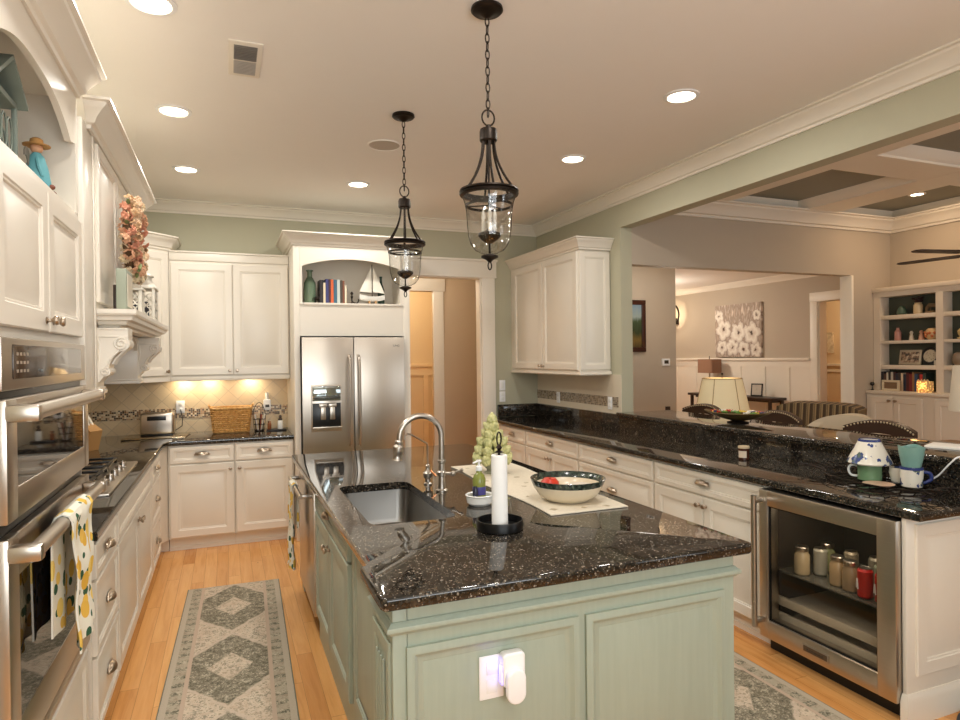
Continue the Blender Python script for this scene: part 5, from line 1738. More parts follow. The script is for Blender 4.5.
# ------------------------------------------------------------------ oven-tower niche
Z = 2.1655
t = thing('house_lantern', 'weathered teal house-shaped lantern in the niche above the ovens', 'lantern', (-.69, 2.26, Z), R(0))
M_TEAL = paint('weathered_teal', (122, 132, 122), .55, .3, var=.2)
mb = MB(); mb.box(-.10, .10, -.115, .115, 0, .018, .003)
for x in (-.092, .092):
    for y in (-.107, .107):
        mb.box(x - .007, x + .007, y - .007, y + .007, .018, .22, .002)
mb.box(-.098, .098, -.113, .113, .215, .232, .002)
obj('frame', mb, M_TEAL, t)
mb = MB(); mb.prism([(-.145, .225), (0, .325), (.145, .225), (.145, .238), (0, .340), (-.145, .238)], -.12, .12, 'x'); mb.box(-.09, .09, -.02, .02, .318, .330)
obj('roof', mb, M_TEAL, t)
mb = MB()
for s in (-1, 1):
    for x in (-.045, 0, .045):
        mb.tube([(x + .022 * math.cos(2 * PI * a / 14), s * .108, .12 + .05 * math.sin(2 * PI * a / 14)) for a in range(14)], .003, 5, True)
    for y in (-.05, 0, .05):
        mb.tube([(s * .093, y + .024 * math.cos(2 * PI * a / 14), .12 + .05 * math.sin(2 * PI * a / 14)) for a in range(14)], .003, 5, True)
obj('scroll_grille', mb, M_TEAL, t)
mb = MB(); mb.tube([(0, .03 * math.cos(2 * PI * a / 18), .372 + .034 * math.sin(2 * PI * a / 18)) for a in range(18)], .004, 6, True); obj('ring', mb, M_IRON, t)
t = thing('angel_figurine', 'teal-dressed angel figurine with straw hat in the oven niche', 'figurine', (-.60, 2.625, Z))
t.scale = (1.14, 1.14, 1.14)
mb = MB(); mb.lathe([(.042, 0), (.040, .03), (.030, .09), (.020, .125), (.010, .138), (0, .14)], n=18); obj('dress', mb, paint('teal_dress', (92, 156, 164), .6, var=.12), t)
mb = MB(); mb.ball((0, 0, .152), .017, n=14); obj('head', mb, paint('figurine_face', (206, 156, 120), .6), t)
mb = MB(); mb.lathe([(.036, .158), (.037, .161), (.019, .166), (.017, .178), (.010, .183), (0, .184)], n=20); obj('hat', mb, paint('straw_hat', (176, 130, 72), .8), t)
for s in (-1, 1):
    mb = MB()
    mb.tube([(0.005, s * .018, .118), (.012, s * .034, .09), (.020, s * .030, .062)], lambda u: .007 - .002 * u, 7); obj('arm', mb, paint('teal_dress', (92, 156, 164), .6), t)
    mb = MB()
    mb.sheet(lambda u, v, s=s: ((-.016, s * (.012 + .055 * u), .10 + .028 * math.sin(u * 2.4) + (v - .5) * .05 * (1 - .7 * u)), (1, 0, 0)), 8, 5, .004); obj('wing', mb, paint('tin_wing', (140, 132, 120), .5, .3), t)
mb = MB()
for z, a in ((.02, .3), (.035, -.2), (.045, .9), (.015, -.9)):
    mb.ball((.040 * math.cos(a), .040 * math.sin(a), z), .010, .010, .008, 8, 6)
obj('rust_flower', mb, paint('rust_patch', (120, 66, 46), .8), t)

# ------------------------------------------------------------------ hood: wreath, frame, lanterns
t = thing('flower_wreath', 'peach hydrangea wreath hanging on the hood panel', 'wreath', (-.490, 3.64, 2.205), R(90))
random.seed(11)
mb = MB(); mb.tube([(.165 * math.cos(2 * PI * a / 36), -.056, .165 * math.sin(2 * PI * a / 36)) for a in range(36)], .020, 10, True); obj('twig_ring', mb, paint('twig_brown', (96, 74, 48), .9, var=.2), t)
cols = [(212, 164, 130), (226, 192, 158), (200, 138, 110), (222, 202, 168), (204, 168, 128)]
for i in range(96):
    a = 2 * PI * (i / 96) + random.uniform(-.04, .04)
    q = (i * 2.4) % (2 * PI)
    rr = .165 + .040 * math.cos(q)
    c0 = Vector((rr * math.cos(a), -.068 + .026 * math.sin(q), rr * math.sin(a)))
    mb = MB()
    for p in range(9):
        d = Vector((random.gauss(0, 1), random.gauss(-.6, 1), random.gauss(0, 1))).normalized()
        ctr = c0 + d * .018
        rot = d.to_track_quat('Z', 'Y').to_matrix().to_4x4()
        s = random.uniform(.012, .016)
        for f_ in range(4):
            mb.M = Matrix.Translation(ctr) @ rot @ Matrix.Rotation(f_ * PI / 2, 4, 'Z') @ Matrix.Translation((s * .6, 0, .002)) @ Matrix.Rotation(R(-20), 4, 'Y')
            mb.ball((0, 0, 0), s * .62, s * .55, .0022, 8, 4)
    obj('blossom', mb, paint('petal_%d' % cols[i % 5][1], cols[i % 5], .8, var=.08), t)
for i in range(7):
    a = random.uniform(0, 2 * PI)
    mb = MB()
    mb.M = Matrix.Translation((.20 * math.cos(a), -.06 - random.uniform(0, .05), .20 * math.sin(a))) @ Matrix.Rotation(-a, 4, 'Y') @ Matrix.Rotation(random.uniform(-.6, .6), 4, 'X')
    mb.ball((.01, 0, 0), .024, .010, .003, 10, 5)
    obj('leaf', mb, paint('wreath_leaf', (110, 120, 72), .7), t)
MZ = 1.8205
t = thing('picture_frame', 'grey-green framed sign standing edge-on at the near end of the mantel', 'picture frame', (-.445, 3.28, MZ), R(90))
mb = MB(); mb.box(-.09, .11, -.042, -.002, 0, .185, .003); obj('frame', mb, paint('grey_green_wood', (150, 156, 138), .6), t)
mb = MB(); mb.box(-.07, .09, -.045, -.0425, .02, .165); obj('picture', mb, paint('cream_print', (214, 204, 184), .7), t)
mb = MB(); mb.at((0, 0, 0)).box(-.02, .02, -.0015, .02, .0, .12, .002); obj('easel_back', mb, M_DARKWOOD, t)
M_WLAN = paint('distressed_white_metal', (224, 218, 204), .55, var=.08)
def house_lantern(lb, loc, w, h, roof):
    tt = thing('metal_lantern', lb, 'lantern', loc, R(0))
    m_ = MB()
    m_.box(-w, w, -w, w, 0, .012, .002)
    for x in (-w + .008, w - .008):
        for y in (-w + .008, w - .008):
            m_.box(x - .008, x + .008, y - .008, y + .008, .012, h, .002)
            m_.ball((x, y, .004), .009, n=8, m=6)
    m_.box(-w - .006, w + .006, -w - .006, w + .006, h, h + .012, .003)
    obj('frame', m_, M_WLAN, tt)
    m_ = MB()
    for rz in range(4):
        m_.M = Matrix.Rotation(rz * PI / 2, 4, 'Z')
        for i in range(3):
            for j in range(3):
                cx_, cz = -w * .62 + i * w * .62, .035 + j * (h - .05) / 2.6
                m_.tube([(cx_ + w * .26 * math.cos(2 * PI * a / 10), -w + .004, cz + w * .24 * math.sin(2 * PI * a / 10)) for a in range(10)], .0038, 5, True)
        m_.box(-w, w, -w + .002, -w + .006, h * .45, h * .49)
    m_.M = Matrix.Identity(4)
    obj('filigree', m_, M_WLAN, tt)
    m_ = MB(); m_.cyl((0, 0, .0125), (0, 0, h * .6), w * .42, 18); obj('candle', m_, paint('dark_candle', (70, 70, 78), .5), tt)
    m_ = MB()
    if roof:
        for (r0, z0), (r1, z1) in zip([(w * 1.06, h + .0125), (w * .72, h + .05), (w * .66, h + .055)], [(w * .72, h + .05), (w * .66, h + .055), (w * .66, h + .08)]):
            m_.tube([(0, 0, z0), (0, 0, z1)], lambda u, r0=r0, r1=r1: r0 + (r1 - r0) * u, 8)
        m_.lathe([(w * .85, h + .08), (w * .85, h + .086), (w * .3, h + .105), (.008, h + .112), (.008, h + .122), (0, h + .126)], n=16)
    else:
        m_.lathe([(w * 1.1, h + .0125), (w * .6, h + .03), (.01, h + .04), (0, h + .045)], n=8)
    obj('roof', m_, M_WLAN, tt)
    tt.scale = (.90, 1.25, .90) if roof else (1.0, 1.25, 1)
house_lantern('large white metal lantern with cupola roof on the hood mantel', (-.4205, 4.00, MZ), .070, .19, True)
house_lantern('small white pierced lantern on the mantel beside the framed sign', (-.425, 3.60, MZ), .044, .125, False)

# ------------------------------------------------------------------ bar-side counter items
Z = ZCTR + .0005
t = thing('jar_candle', 'small brown jar candle with pale lid on the bar counter', 'candle', (3.05, 3.15, Z))
mb = MB(); mb.lathe([(.030, 0), (.034, .004), (.034, .070), (.032, .072), (0, .072)], n=24); obj('jar', mb, paint('brown_glass', (74, 40, 26), .1), t)
mb = MB(); mb.lathe([(.0345, .0725), (.0355, .080), (.034, .086), (0, .086)], n=24); obj('lid', mb, paint('pale_lid', (206, 184, 150), .5), t)
mb = MB(); mb.grid(lambda u, v: (.0346 * math.cos(R(165 + 90 * u)), .0346 * math.sin(R(165 + 90 * u)), .015 + .042 * v), 10, 3); obj('label', mb, paint('candle_label', (214, 198, 176), .6), t)
# oval wire tray
TXc, TYc = 3.02, 2.22
t = thing('wire_tray', 'oval black wire tray with twig rim on the bar counter', 'tray', (TXc, TYc, Z), R(80))
mb = MB()
random.seed(3)
for rz_, sc in ((.012, 1.0), (.042, 1.10)):
    mb.tube([(.30 * sc * math.cos(2 * PI * a / 40), .165 * sc * math.sin(2 * PI * a / 40), rz_) for a in range(40)], .004, 6, True)
for a in range(26):
    c_, s_ = math.cos(2 * PI * a / 26), math.sin(2 * PI * a / 26)
    mb.cyl((.30 * c_, .165 * s_, .012), (.33 * c_, .1815 * s_, .042), .003, 5)
for x in [-.24 + .06 * i for i in range(9)]:
    yy = .165 * math.sqrt(max(0, 1 - (x / .30) ** 2))
    mb.cyl((x, -yy, .010), (x, yy, .010), .003, 5)
for a in (0, 1, 2, 3):
    mb.ball((.22 * (1 if a % 2 else -1), .08 * (1 if a < 2 else -1), .0062), .006, n=8, m=6)
obj('wire_bowl', mb, M_IRON, t)
for e in (-1, 1):
    mb = MB()
    for i in range(9):
        a = random.uniform(-.7, .7)
        p0 = (e * .30 * math.cos(a), .17 * math.sin(a), .042)
        p1 = (e * (.36 + random.uniform(0, .05)), .2 * math.sin(a) + random.uniform(-.05, .05), .045 + random.uniform(0, .025))
        mb.tube([p0, ((p0[0] + p1[0]) / 2, (p0[1] + p1[1]) / 2, .058), p1], .0035, 5)
        mb.ball(p1, .011, .006, .006, 8, 5)
    obj('twig_handle', mb, M_IRON, t)
k = NT('blue_flower_glaze')
vv = k.voro(k.coord(), 17.0); nn = k.noise(k.coord(), 46., 3.)
k.set(k.mix(k.math('LESS_THAN', k.math('ADD', vv, k.math('MULTIPLY', nn, .9)), .84), lin(226, 220, 206), k.ramp(nn, [(.4, lin(56, 72, 128)), (.6, lin(92, 108, 92))])), .2)
M_BLUEW = k.m
TZ = Z + .0145
t = thing('candle_mug', 'green candle mug under the blue and white shade on the wire tray', 'mug', (3.075, 2.315, TZ))
mb = MB(); mb.lathe([(.048, 0), (.055, .004), (.055, .085), (.051, .085), (.049, .010), (0, .010)], n=28); obj('cup', mb, paint('jade_green_glaze', (112, 146, 108), .25), t)
mb = MB(); mb.tube(smooth_path([(.052 * math.cos(R(115)), .052 * math.sin(R(115)), .07), (-.045, .070, .070), (-.050, .080, .045), (-.044, .070, .02), (-.026, .044, .016)]), .006, 7); obj('handle', mb, M_WHITE, t)
t = thing('ceramic_jar_topper', 'blue and white flowered ceramic topper sitting on the green mug', 'candle topper', (3.075, 2.315, TZ + .0855))
mb = MB(); mb.lathe([(.094, .008), (.098, .0), (.104, .006), (.100, .016), (.050, .118), (.046, .122), (.046, .116), (.090, .018)], n=36, cap=False); mb.lathe([(.090, .018), (.094, .008)], n=36, cap=False); obj('dome', mb, M_BLUEW, t)
mb = MB(); mb.lathe([(.0525, .114), (.0505, .124), (.047, .126), (.0475, .1225)], n=36, cap=False); obj('blue_rim', mb, paint('cobalt_glaze', (48, 62, 118), .2), t)
t = thing('flowered_mug', 'white flowered mug with blue rim and handle on the wire tray', 'mug', (3.10, 2.115, TZ))
mb = MB(); mb.lathe([(.040, 0), (.046, .004), (.050, .085), (.046, .085), (.042, .010), (0, .010)], n=28); obj('cup', mb, M_BLUEW, t)
mb = MB(); mb.lathe([(.0498, .0855), (.0505, .093), (.0500, .098), (.046, .098), (.046, .0855)], n=28, cap=False); obj('blue_rim', mb, paint('cobalt_glaze', (48, 62, 118), .2), t)
mb = MB(); mb.tube(smooth_path([(.033, -.034, .075), (.052, -.055, .068), (.054, -.058, .040), (.032, -.034, .02)]), .008, 8); obj('handle', mb, paint('cobalt_glaze', (48, 62, 118), .2), t)
t = thing('wax_cup', 'aqua wavy-rimmed wax melter cup on top of the flowered mug', 'cup', (3.10, 2.115, TZ + .0985))
mb = MB()
def wav(u, v):
    a = 2 * PI * u
    prof = [(.040, 0), (.046, .03), (.053, .065), (.057, .098)]
    i = min(2, int(v * 3)); f_ = v * 3 - i
    r_ = prof[i][0] + (prof[i + 1][0] - prof[i][0]) * f_
    z = prof[i][1] + (prof[i + 1][1] - prof[i][1]) * f_
    return (r_ * math.cos(a), r_ * math.sin(a), z + v ** 3 * .006 * math.sin(3 * a + .5))
mb.grid(wav, 36, 10, True)
mb.grid(lambda u, v: tuple(c * (.93 if i < 2 else 1) + (.0 if i < 2 else .003 * (1 - v)) for i, c in enumerate(wav(u, v))), 36, 10, True)
mb.grid(lambda u, v: tuple(wav(u, 1)[i] * (1 - .07 * v if i < 2 else 1) for i in range(3)), 36, 2, True)
mb.lathe([(0, .0), (.040, 0), (.038, .004), (0, .004)], n=24)
obj('cup', mb, paint('aqua_glaze', (124, 164, 154), .3), t)
t = thing('flowered_bowl', 'small dark flowered cup between the two tray candles', 'cup', (3.15, 2.215, TZ))
mb = MB(); mb.lathe([(.026, 0), (.032, .004), (.042, .05), (.040, .075), (.036, .075), (.034, .010), (0, .010)], n=24); obj('cup', mb, k.m, t)
mb = MB(); mb.lathe([(.0415, .002), (.0, .002)], n=4) if False else None
t = thing('patterned_plate', 'small patterned plate lying on the wire tray in front of the mugs', 'plate', (2.985, 2.20, TZ))
mb = MB(); mb.lathe([(0, 0), (.05, 0), (.068, .008), (.070, .010), (.05, .005), (0, .005)], n=28); obj('plate', mb, paint('blush_plate', (206, 172, 146), .3, var=.2), t)
mb = MB()
mb.tube(smooth_path([(3.236, 2.34, Z + .006), (3.244, 2.25, Z + .006), (3.242, 2.16, Z + .014), (3.232, 2.08, Z + .06), (3.222, 2.02, Z + .125), (3.228, 1.98, Z + .168), (3.27, 1.955, Z + .167), (3.40, 1.90, Z + .1655), (3.62, 1.82, Z + .1655)]), .004, 7)
tag(obj('power_cord', mb, M_PLASTIC), 'white cord running from the tray over the bar ledge', 'cord')

# bar ledge: long bowl with sweets, paper
LZ = 1.0865
t = thing('boat_bowl', 'bronze footed boat bowl of wrapped sweets on the bar ledge', 'bowl', (3.53, 3.70, LZ), R(-62))
mb = MB()
def boat(u, v, k_=1.0, dz=0.):
    a = 2 * PI * u
    r_ = .25 * (.22 + .78 * v) * k_
    return (1.0 * r_ * math.cos(a), .44 * r_ * math.sin(a), .018 + .052 * v ** 1.6 + .018 * v * abs(math.cos(a)) ** 4 + dz)
mb.grid(lambda u, v: boat(u, v), 40, 8, True)
mb.grid(lambda u, v: boat(u, v, .965, .004), 40, 8, True)
mb.grid(lambda u, v: tuple(boat(u, 1, 1 - .035 * v, .004 * v)), 40, 2, True)
obj('bowl', mb, paint('olive_bronze', (110, 92, 56), .35, .5, var=.15), t)
mb = MB(); mb.lathe([(.075, 0), (.078, .006), (.045, .014), (.055, .0185), (0, .0185)], n=24); obj('foot', mb, M_IRON, t)
random.seed(8)
sw = [((206, 48, 40), 'red'), ((236, 226, 208), 'cream'), ((96, 140, 60), 'green'), ((222, 186, 70), 'yellow'), ((58, 60, 90), 'navy'), ((232, 232, 228), 'white')]
for i in range(34):
    a = random.uniform(0, 2 * PI); rr = math.sqrt(random.uniform(0, 1))
    c, cn = sw[i % 6]
    tt = thing('wrapped_sweet', '%s wrapped sweet in the bronze boat bowl' % cn, 'sweet', (0, 0, 0), 0, '%s sweets in the boat bowl' % cn)
    tt.matrix_world = Matrix.Translation((3.53, 3.70, LZ)) @ Matrix.Rotation(R(-62), 4, 'Z') @ Matrix.Translation((.205 * rr * math.cos(a), .085 * rr * math.sin(a), .072 + .014 * (1 - rr) + random.uniform(0, .008))) @ Matrix.Rotation(random.uniform(0, 6), 4, 'Z')
    mb = MB(); mb.ball((0, 0, 0), .017, .011, .009, 10, 6); obj('centre', mb, paint('sweet_' + cn, c, .3), tt)
    for s in (-1, 1):
        mb = MB(); mb.tube([(s * .016, 0, 0), (s * .026, 0, 0)], lambda u: .003 + .007 * u, 6)
        obj('twist', mb, paint('sweet_' + cn, c, .3), tt)
mb = MB(); mb.box(-.09, .09, -.10, .10, 0, .012, .002); o = obj('notepad', mb, paint('white_paper_pad', (240, 236, 226), .8)); o.location = (3.58, 2.23, LZ); o.rotation_euler = (0, 0, R(20))
tag(o, 'white paper pad lying on the bar ledge at the right edge', 'notepad')
# ------------------------------------------------------------------ living room and beyond
def bar_stool(y, lb):
    t = thing('bar_stool', lb, 'bar stool', (4.15, y, 0), R(90), 'leather bar stools along the bar ledge')   # local x along +y, local -y toward +x (away from bar)
    mb = MB()
    # back rail: arched leather band, bowed outward; the sitter faces the bar
    def fn(u, v):
        x = (u - .5) * .52
        top = 1.125 - .055 * abs(2 * u - 1) ** 2.2
        z = top - .088 + .088 * v - .02 * (1 - v) * abs(2 * u - 1) ** 3
        return (x, -.03 - .045 * (1 - (2 * u - 1) ** 2) + .0, z), (0, -1, .15)
    mb.sheet(fn, 22, 8, .034)
    br = obj('backrest', mb, M_LEATHER, t)
    for i in range(23):
        u = i / 22
        x = (u - .5) * .505
        z = 1.113 - .055 * abs(2 * u - 1) ** 2.2
        mb = MB(); mb.ball((x, .0175 - .045 * (1 - (2 * u - 1) ** 2) - .03, z), .0075, .005, .0075, 8, 5)
        obj('nail_head', mb, paint('brass_nail', (214, 200, 170), .3, .8), br)
    mb = MB(); mb.box(-.23, .23, -.03, .37, .66, .74, .02); obj('seat', mb, M_LEATHER, t)
    for x in (-.2, .2):
        mb = MB(); mb.tube([(x * 1.12, -.035, .985), (x * 1.08, -.045, .70), (x * 1.1, -.06, .0)], .02, 8); obj('leg', mb, M_DARKWOOD, t)
        mb = MB(); mb.tube([(x, .34, .67), (x * 1.08, .36, .0)], .02, 8); obj('leg', mb, M_DARKWOOD, t)
    mb = MB(); mb.box(-.2, .2, .335, .36, .22, .25, .004); obj('foot_rail', mb, M_DARKWOOD, t)
bar_stool(3.08, 'dark leather nailhead bar stool behind the bar ledge nearest the mugs')
bar_stool(3.98, 'dark leather nailhead bar stool right behind the bowl of sweets')
bar_stool(4.84, 'dark leather nailhead bar stool farthest along the bar, left of the bowl')

k = NT('striped_upholstery')
x, y, z = k.xyz()
ph = k.math('FRACT', k.math('DIVIDE', x, .062))
k.set(k.ramp(ph, [(0, lin(70, 54, 38)), (.30, lin(70, 54, 38)), (.34, lin(150, 124, 86)), (.55, lin(112, 92, 62)), (.75, lin(164, 140, 102)), (.80, lin(84, 66, 46))], 'CONSTANT'), .9)
t = thing('armchair', 'striped brown armchair in the living room beyond the bar', 'armchair', (5.12, 4.42, 0), R(102))
mb = MB()
def fn(u, v):
    x = (u - .5) * .78
    return (x, -.04 - .06 * (1 - (2 * u - 1) ** 2) - .08 * v, .42 + .70 * v - .04 * abs(2 * u - 1) ** 6 * v), (0, -1, .1)
mb.sheet(fn, 20, 10, .15); obj('backrest', mb, k.m, t)
mb = MB(); mb.box(-.34, .34, -.66, -.18, .22, .46, .05); obj('seat', mb, k.m, t)
for s in (-1, 1):
    mb = MB(); mb.box(s * .36 - .05, s * .36 + .05, -.66, -.10, .20, .62, .04); obj('arm', mb, k.m, t)
    for y in (-.60, -.14):
        mb = MB(); mb.cyl((s * .32, y, 0), (s * .32, y, .21), .02, 8); obj('leg', mb, M_DARKWOOD, t)
M_CREAMF = paint('cream_upholstery', (214, 198, 172), .95)
t = thing('armchair', 'cream rounded armchair between the bar and the striped armchair', 'armchair', (4.62, 3.82, 0), R(100))
mb = MB()
def fn(u, v):
    a = R(-75 + 150 * u)
    r_ = .36 - .05 * v
    return (r_ * math.sin(a), .02 - r_ * math.cos(a) + .36 - .42, .30 + (.77 - .20 * (abs(2 * u - 1) ** 2.5)) * v), (-math.sin(a), -math.cos(a), .1)
mb.sheet(fn, 24, 8, .10); obj('backrest', mb, M_CREAMF, t)
mb = MB(); mb.lathe([(.26, .12), (.30, .16), (.30, .40), (.27, .44), (0, .45)], (0, -.06, 0), 28); obj('seat', mb, M_CREAMF, t)
mb = MB(); mb.lathe([(.2, .0), (.22, .12), (0, .12)], (0, -.06, 0), 20); obj('base', mb, M_DARKWOOD, t)

# lamps
M_SHADE = paint('cream_lamp_shade', (236, 222, 188), .9, var=.02)
M_SHADE.node_tree.nodes['Principled BSDF'].inputs['Emission Color'].default_value = lin(255, 222, 160)
M_SHADE.node_tree.nodes['Principled BSDF'].inputs['Emission Strength'].default_value = .16
t = thing('table_lamp', 'lit cream panelled table lamp behind the bowl of sweets', 'table lamp', (4.72, 5.16, .72))
mb = MB(); mb.lathe([(.255, .305), (.258, .300), (.262, .305), (.19, .625), (.188, .63), (.184, .625), (.255, .305)], n=32, cap=False)
sh = obj('lamp_shade', mb, M_SHADE, t)
mb = MB()
for i in range(6):
    a = 2 * PI * i / 6 + .45
    mb.cyl((.262 * math.cos(a), .262 * math.sin(a), .303), (.191 * math.cos(a), .191 * math.sin(a), .628), .004, 6)
for r_, z in ((.261, .303), (.191, .628)):
    mb.tube([(r_ * math.cos(2 * PI * a / 32), r_ * math.sin(2 * PI * a / 32), z) for a in range(32)], .005, 6, True)
obj('shade_seam', mb, paint('seam_tan', (180, 150, 108), .8), sh)
mb = MB(); mb.lathe([(.10, .0005), (.10, .02), (.03, .03), (.02, .06), (.075, .14), (.08, .19), (.03, .28), (.015, .30), (.01, .42), (0, .42)], n=24); obj('base', mb, paint('pale_stone', (150, 146, 140), .5), t)
mb = MB(); mb.cyl((0, 0, .42), (0, 0, .665), .004, 6); mb.ball((0, 0, .672), .012, n=10, m=6); obj('finial', mb, M_IRON, t)
light('table_lamp_bulb', 'POINT', (4.72, 5.16, 1.24), 4.0, (1, .72, .42), .05)
t = thing('side_table', 'small round dark table under the lit cream lamp', 'side table', (4.72, 5.16, 0))
mb = MB(); mb.lathe([(.27, .69), (.28, .70), (.28, .712), (.27, .7195), (0, .7195)], n=32); obj('tabletop', mb, M_DARKWOOD, t)
mb = MB(); mb.lathe([(.20, 0), (.20, .02), (.03, .05), (.025, .4), (.035, .6), (.06, .69), (0, .69)], n=20); obj('pedestal', mb, M_DARKWOOD, t)

t = thing('console_table', 'dark wood console table against the panelled dining wall', 'console table', (XD - .07, 6.98, 0), R(-90))
mb = MB(); mb.box(-.82, .76, -.28, 0, .985, 1.02, .006); obj('tabletop', mb, M_DARKWOOD, t)
mb = MB(); mb.box(-.76, .70, -.18, -.02, .955, .985); obj('apron', mb, M_DARKWOOD, t)
for x in (-.78, .70):
    for y in (-.26, -.06):
        mb = MB(); mb.box(x, x + .035, y, y + .035, 0, .985); obj('leg', mb, M_DARKWOOD, t)
t = thing('table_lamp', 'small lamp with square rust-brown shade on the dark console', 'table lamp', (6.60, 7.47, 1.0205))
mb = MB(); mb.prism(rrect(-.10, .10, -.155, .155, .03), .30, .50); obj('lamp_shade', mb, paint('rust_brown_shade', (150, 112, 88), .9), t)
mb = MB(); mb.lathe([(.06, 0), (.065, .02), (.10, .08), (.095, .15), (.03, .22), (.012, .24), (.010, .30), (0, .30)], n=20); obj('base', mb, paint('sand_ceramic', (190, 172, 148), .4), t)
mb = MB(); mb.cyl((0, 0, .50), (0, 0, .545), .006, 6); obj('finial', mb, M_IRON, t)
t = thing('photo_frame', 'small black photo frame leaning on the dark console', 'photo frame', (6.62, 6.60, 1.0210), R(-60))
mb = MB(); mb.at((0, 0, 0), 0, R(-14)); mb.box(-.075, .075, -.01, .01, .0, .175, .002); obj('frame', mb, M_BLACK, t)
mb = MB(); mb.at((0, 0, 0), 0, R(-14)); mb.box(-.058, .058, -.0125, -.0102, .018, .157); obj('photo', mb, paint('pale_photo', (200, 190, 176), .4, var=.3), t)
mb = MB(); mb.at((0, 0, 0)); mb.box(-.02, .02, .03, .085, 0, .010); mb.cyl((0, .012, .10), (0, .075, .006), .005, 6); obj('easel', mb, M_BLACK, t)

# canvas, landscape painting, thermostat, sconce, small art in the far room
k = NT('white_flowers_canvas')
x, y, z = k.xyz()
wob = k.math('MULTIPLY', k.math('SUBTRACT', k.noise(k.coord(), 11.0, 3.0), .5), .07)
py, pz = k.math('ADD', y, wob), k.math('ADD', z, wob)
blooms = [(.27, .02, .17, .3), (-.02, -.03, .16, 1.2), (-.27, -.05, .17, 2.0), (.30, -.24, .13, .8), (.10, -.24, .14, 2.6), (-.12, -.27, .13, .2), (-.34, -.28, .12, 1.6), (.36, .22, .10, .5), (-.36, .20, .09, 2.2)]
near = None
for by_, bz_, br_, ph_ in blooms:
    dy, dz = k.math('SUBTRACT', py, by_), k.math('SUBTRACT', pz, bz_)
    rr_ = k.math('SQRT', k.math('ADD', k.math('MULTIPLY', dy, dy), k.math('MULTIPLY', dz, dz)))
    an = k.math('ARCTAN2', dz, dy)
    lobe = k.math('MULTIPLY_ADD', k.math('ABSOLUTE', k.math('COSINE', k.math('MULTIPLY_ADD', an, 2.5, ph_))), .30 * br_, .72 * br_)
    q_ = k.math('DIVIDE', rr_, lobe)
    near = q_ if near is None else k.math('MINIMUM', near, q_)
sm = k.noise(k.coord(), 22.0, 4.0)
near = k.math('ADD', near, k.math('MULTIPLY', k.math('SUBTRACT', sm, .5), .45))
fl = k.ramp(near, [(.0, lin(66, 54, 48)), (.12, lin(120, 102, 88)), (.22, lin(214, 202, 188)), (.60, lin(242, 236, 226)), (.86, lin(214, 202, 190)), (1.0, lin(140, 124, 112))])
bgc = k.ramp(k.noise(k.vec(k.math('MULTIPLY', y, 8.), k.math('MULTIPLY', z, 2.), 0.), 3., 4.), [(.35, lin(196, 176, 160)), (.5, lin(160, 142, 128)), (.65, lin(226, 212, 198))])
k.set(k.mix(k.step(near, 1.0, .05), fl, bgc), .8)
t = thing('wall_canvas', 'large square canvas of white flowers above the chair rail', 'painting', (XD - .001, 7.11, 1.93))
mb = MB(); mb.box(-.035, 0, -.44, .44, -.38, .375, .003); obj('canvas', mb, k.m, t)
k = NT('landscape_oil')
x, y, z = k.xyz()
nn = k.noise(k.vec(k.math('MULTIPLY', x, 30.), 0., k.math('MULTIPLY', z, 6.)), 1.0, 4.)
g = k.math('ADD', z, k.math('MULTIPLY', nn, .16))
k.set(k.ramp(k.math('MULTIPLY_ADD', g, 1.6, .42), [(.1, lin(60, 48, 26)), (.3, lin(120, 96, 44)), (.45, lin(48, 58, 30)), (.62, lin(64, 80, 52)), (.7, lin(150, 164, 160)), (1, lin(120, 146, 168))]), .4)
t = thing('landscape_painting', 'dark framed landscape painting on the entry wall beside the pier', 'painting', (4.23, 6.199, 1.93))
mb = MB(); mb.box(-.30, .30, -.035, 0, -.30, -.245, .006); mb.box(-.30, .30, -.035, 0, .245, .30, .006); mb.box(-.30, -.245, -.035, 0, -.245, .245, .006); mb.box(.245, .30, -.035, 0, -.245, .245, .006)
obj('frame', mb, paint('mahogany_frame', (62, 30, 20), .3), t)
mb = MB(); mb.box(-.246, .246, -.022, -.006, -.246, .246); obj('picture', mb, k.m, t)
t = thing('thermostat', 'white thermostat on the beige entry wall', 'thermostat', (4.82, 6.199, 1.508))
mb = MB(); mb.box(-.055, .055, -.025, 0, -.042, .042, .006); obj('housing', mb, M_PLASTIC, t)
mb = MB(); mb.box(-.03, .03, -.0265, -.0252, -.018, .022); obj('screen', mb, paint('thermostat_screen', (70, 64, 54), .2), t)
t = plate('wall_plate', 'small dark outlet low on the beige entry wall just above the bar', (4.85, 6.199, .925), 0, 'outlet')
for c in t.children:
    c.data.materials[0] = M_DARKWOOD
t = thing('wall_sconce', 'round dark-ringed wall sconce with lit bulb past the entry wall', 'sconce', (XD - .001, 8.46, 2.235))
mb = MB(); mb.tube([(-.10,   .17 * math.cos(2 * PI * a / 36), .17 * math.sin(2 * PI * a / 36)) for a in range(36)], .014, 8, True); mb.cyl((0, 0, -.10), (-.10, 0, -.17), .012, 8); mb.box(-.02, 0, -.05, .05, -.15, -.05, .004); obj('ring', mb, M_IRON, t)
mb = MB(); mb.cyl((-.10, 0, -.165), (-.10, 0, -.06), .010, 10); obj('candle_stem', mb, M_IRON, t)
mb = MB(); mb.lathe([(.02, -.06), (.04, -.03), (.04, .02), (.02, .05), (0, .06)], (-.10, 0, 0), 14); obj('bulb', mb, glow('sconce_glow', (255, 226, 180), 16.0), t)
light('sconce_bulb', 'POINT', (XD - .26, 8.46, 2.20), 6.0, (1, .80, .58), .06)
k = NT('pale_botanical')
k.set(k.ramp(k.noise(k.coord(), 9.0, 4.), [(.35, lin(182, 166, 140)), (.5, lin(226, 214, 192)), (.7, lin(206, 186, 156))]), .7)
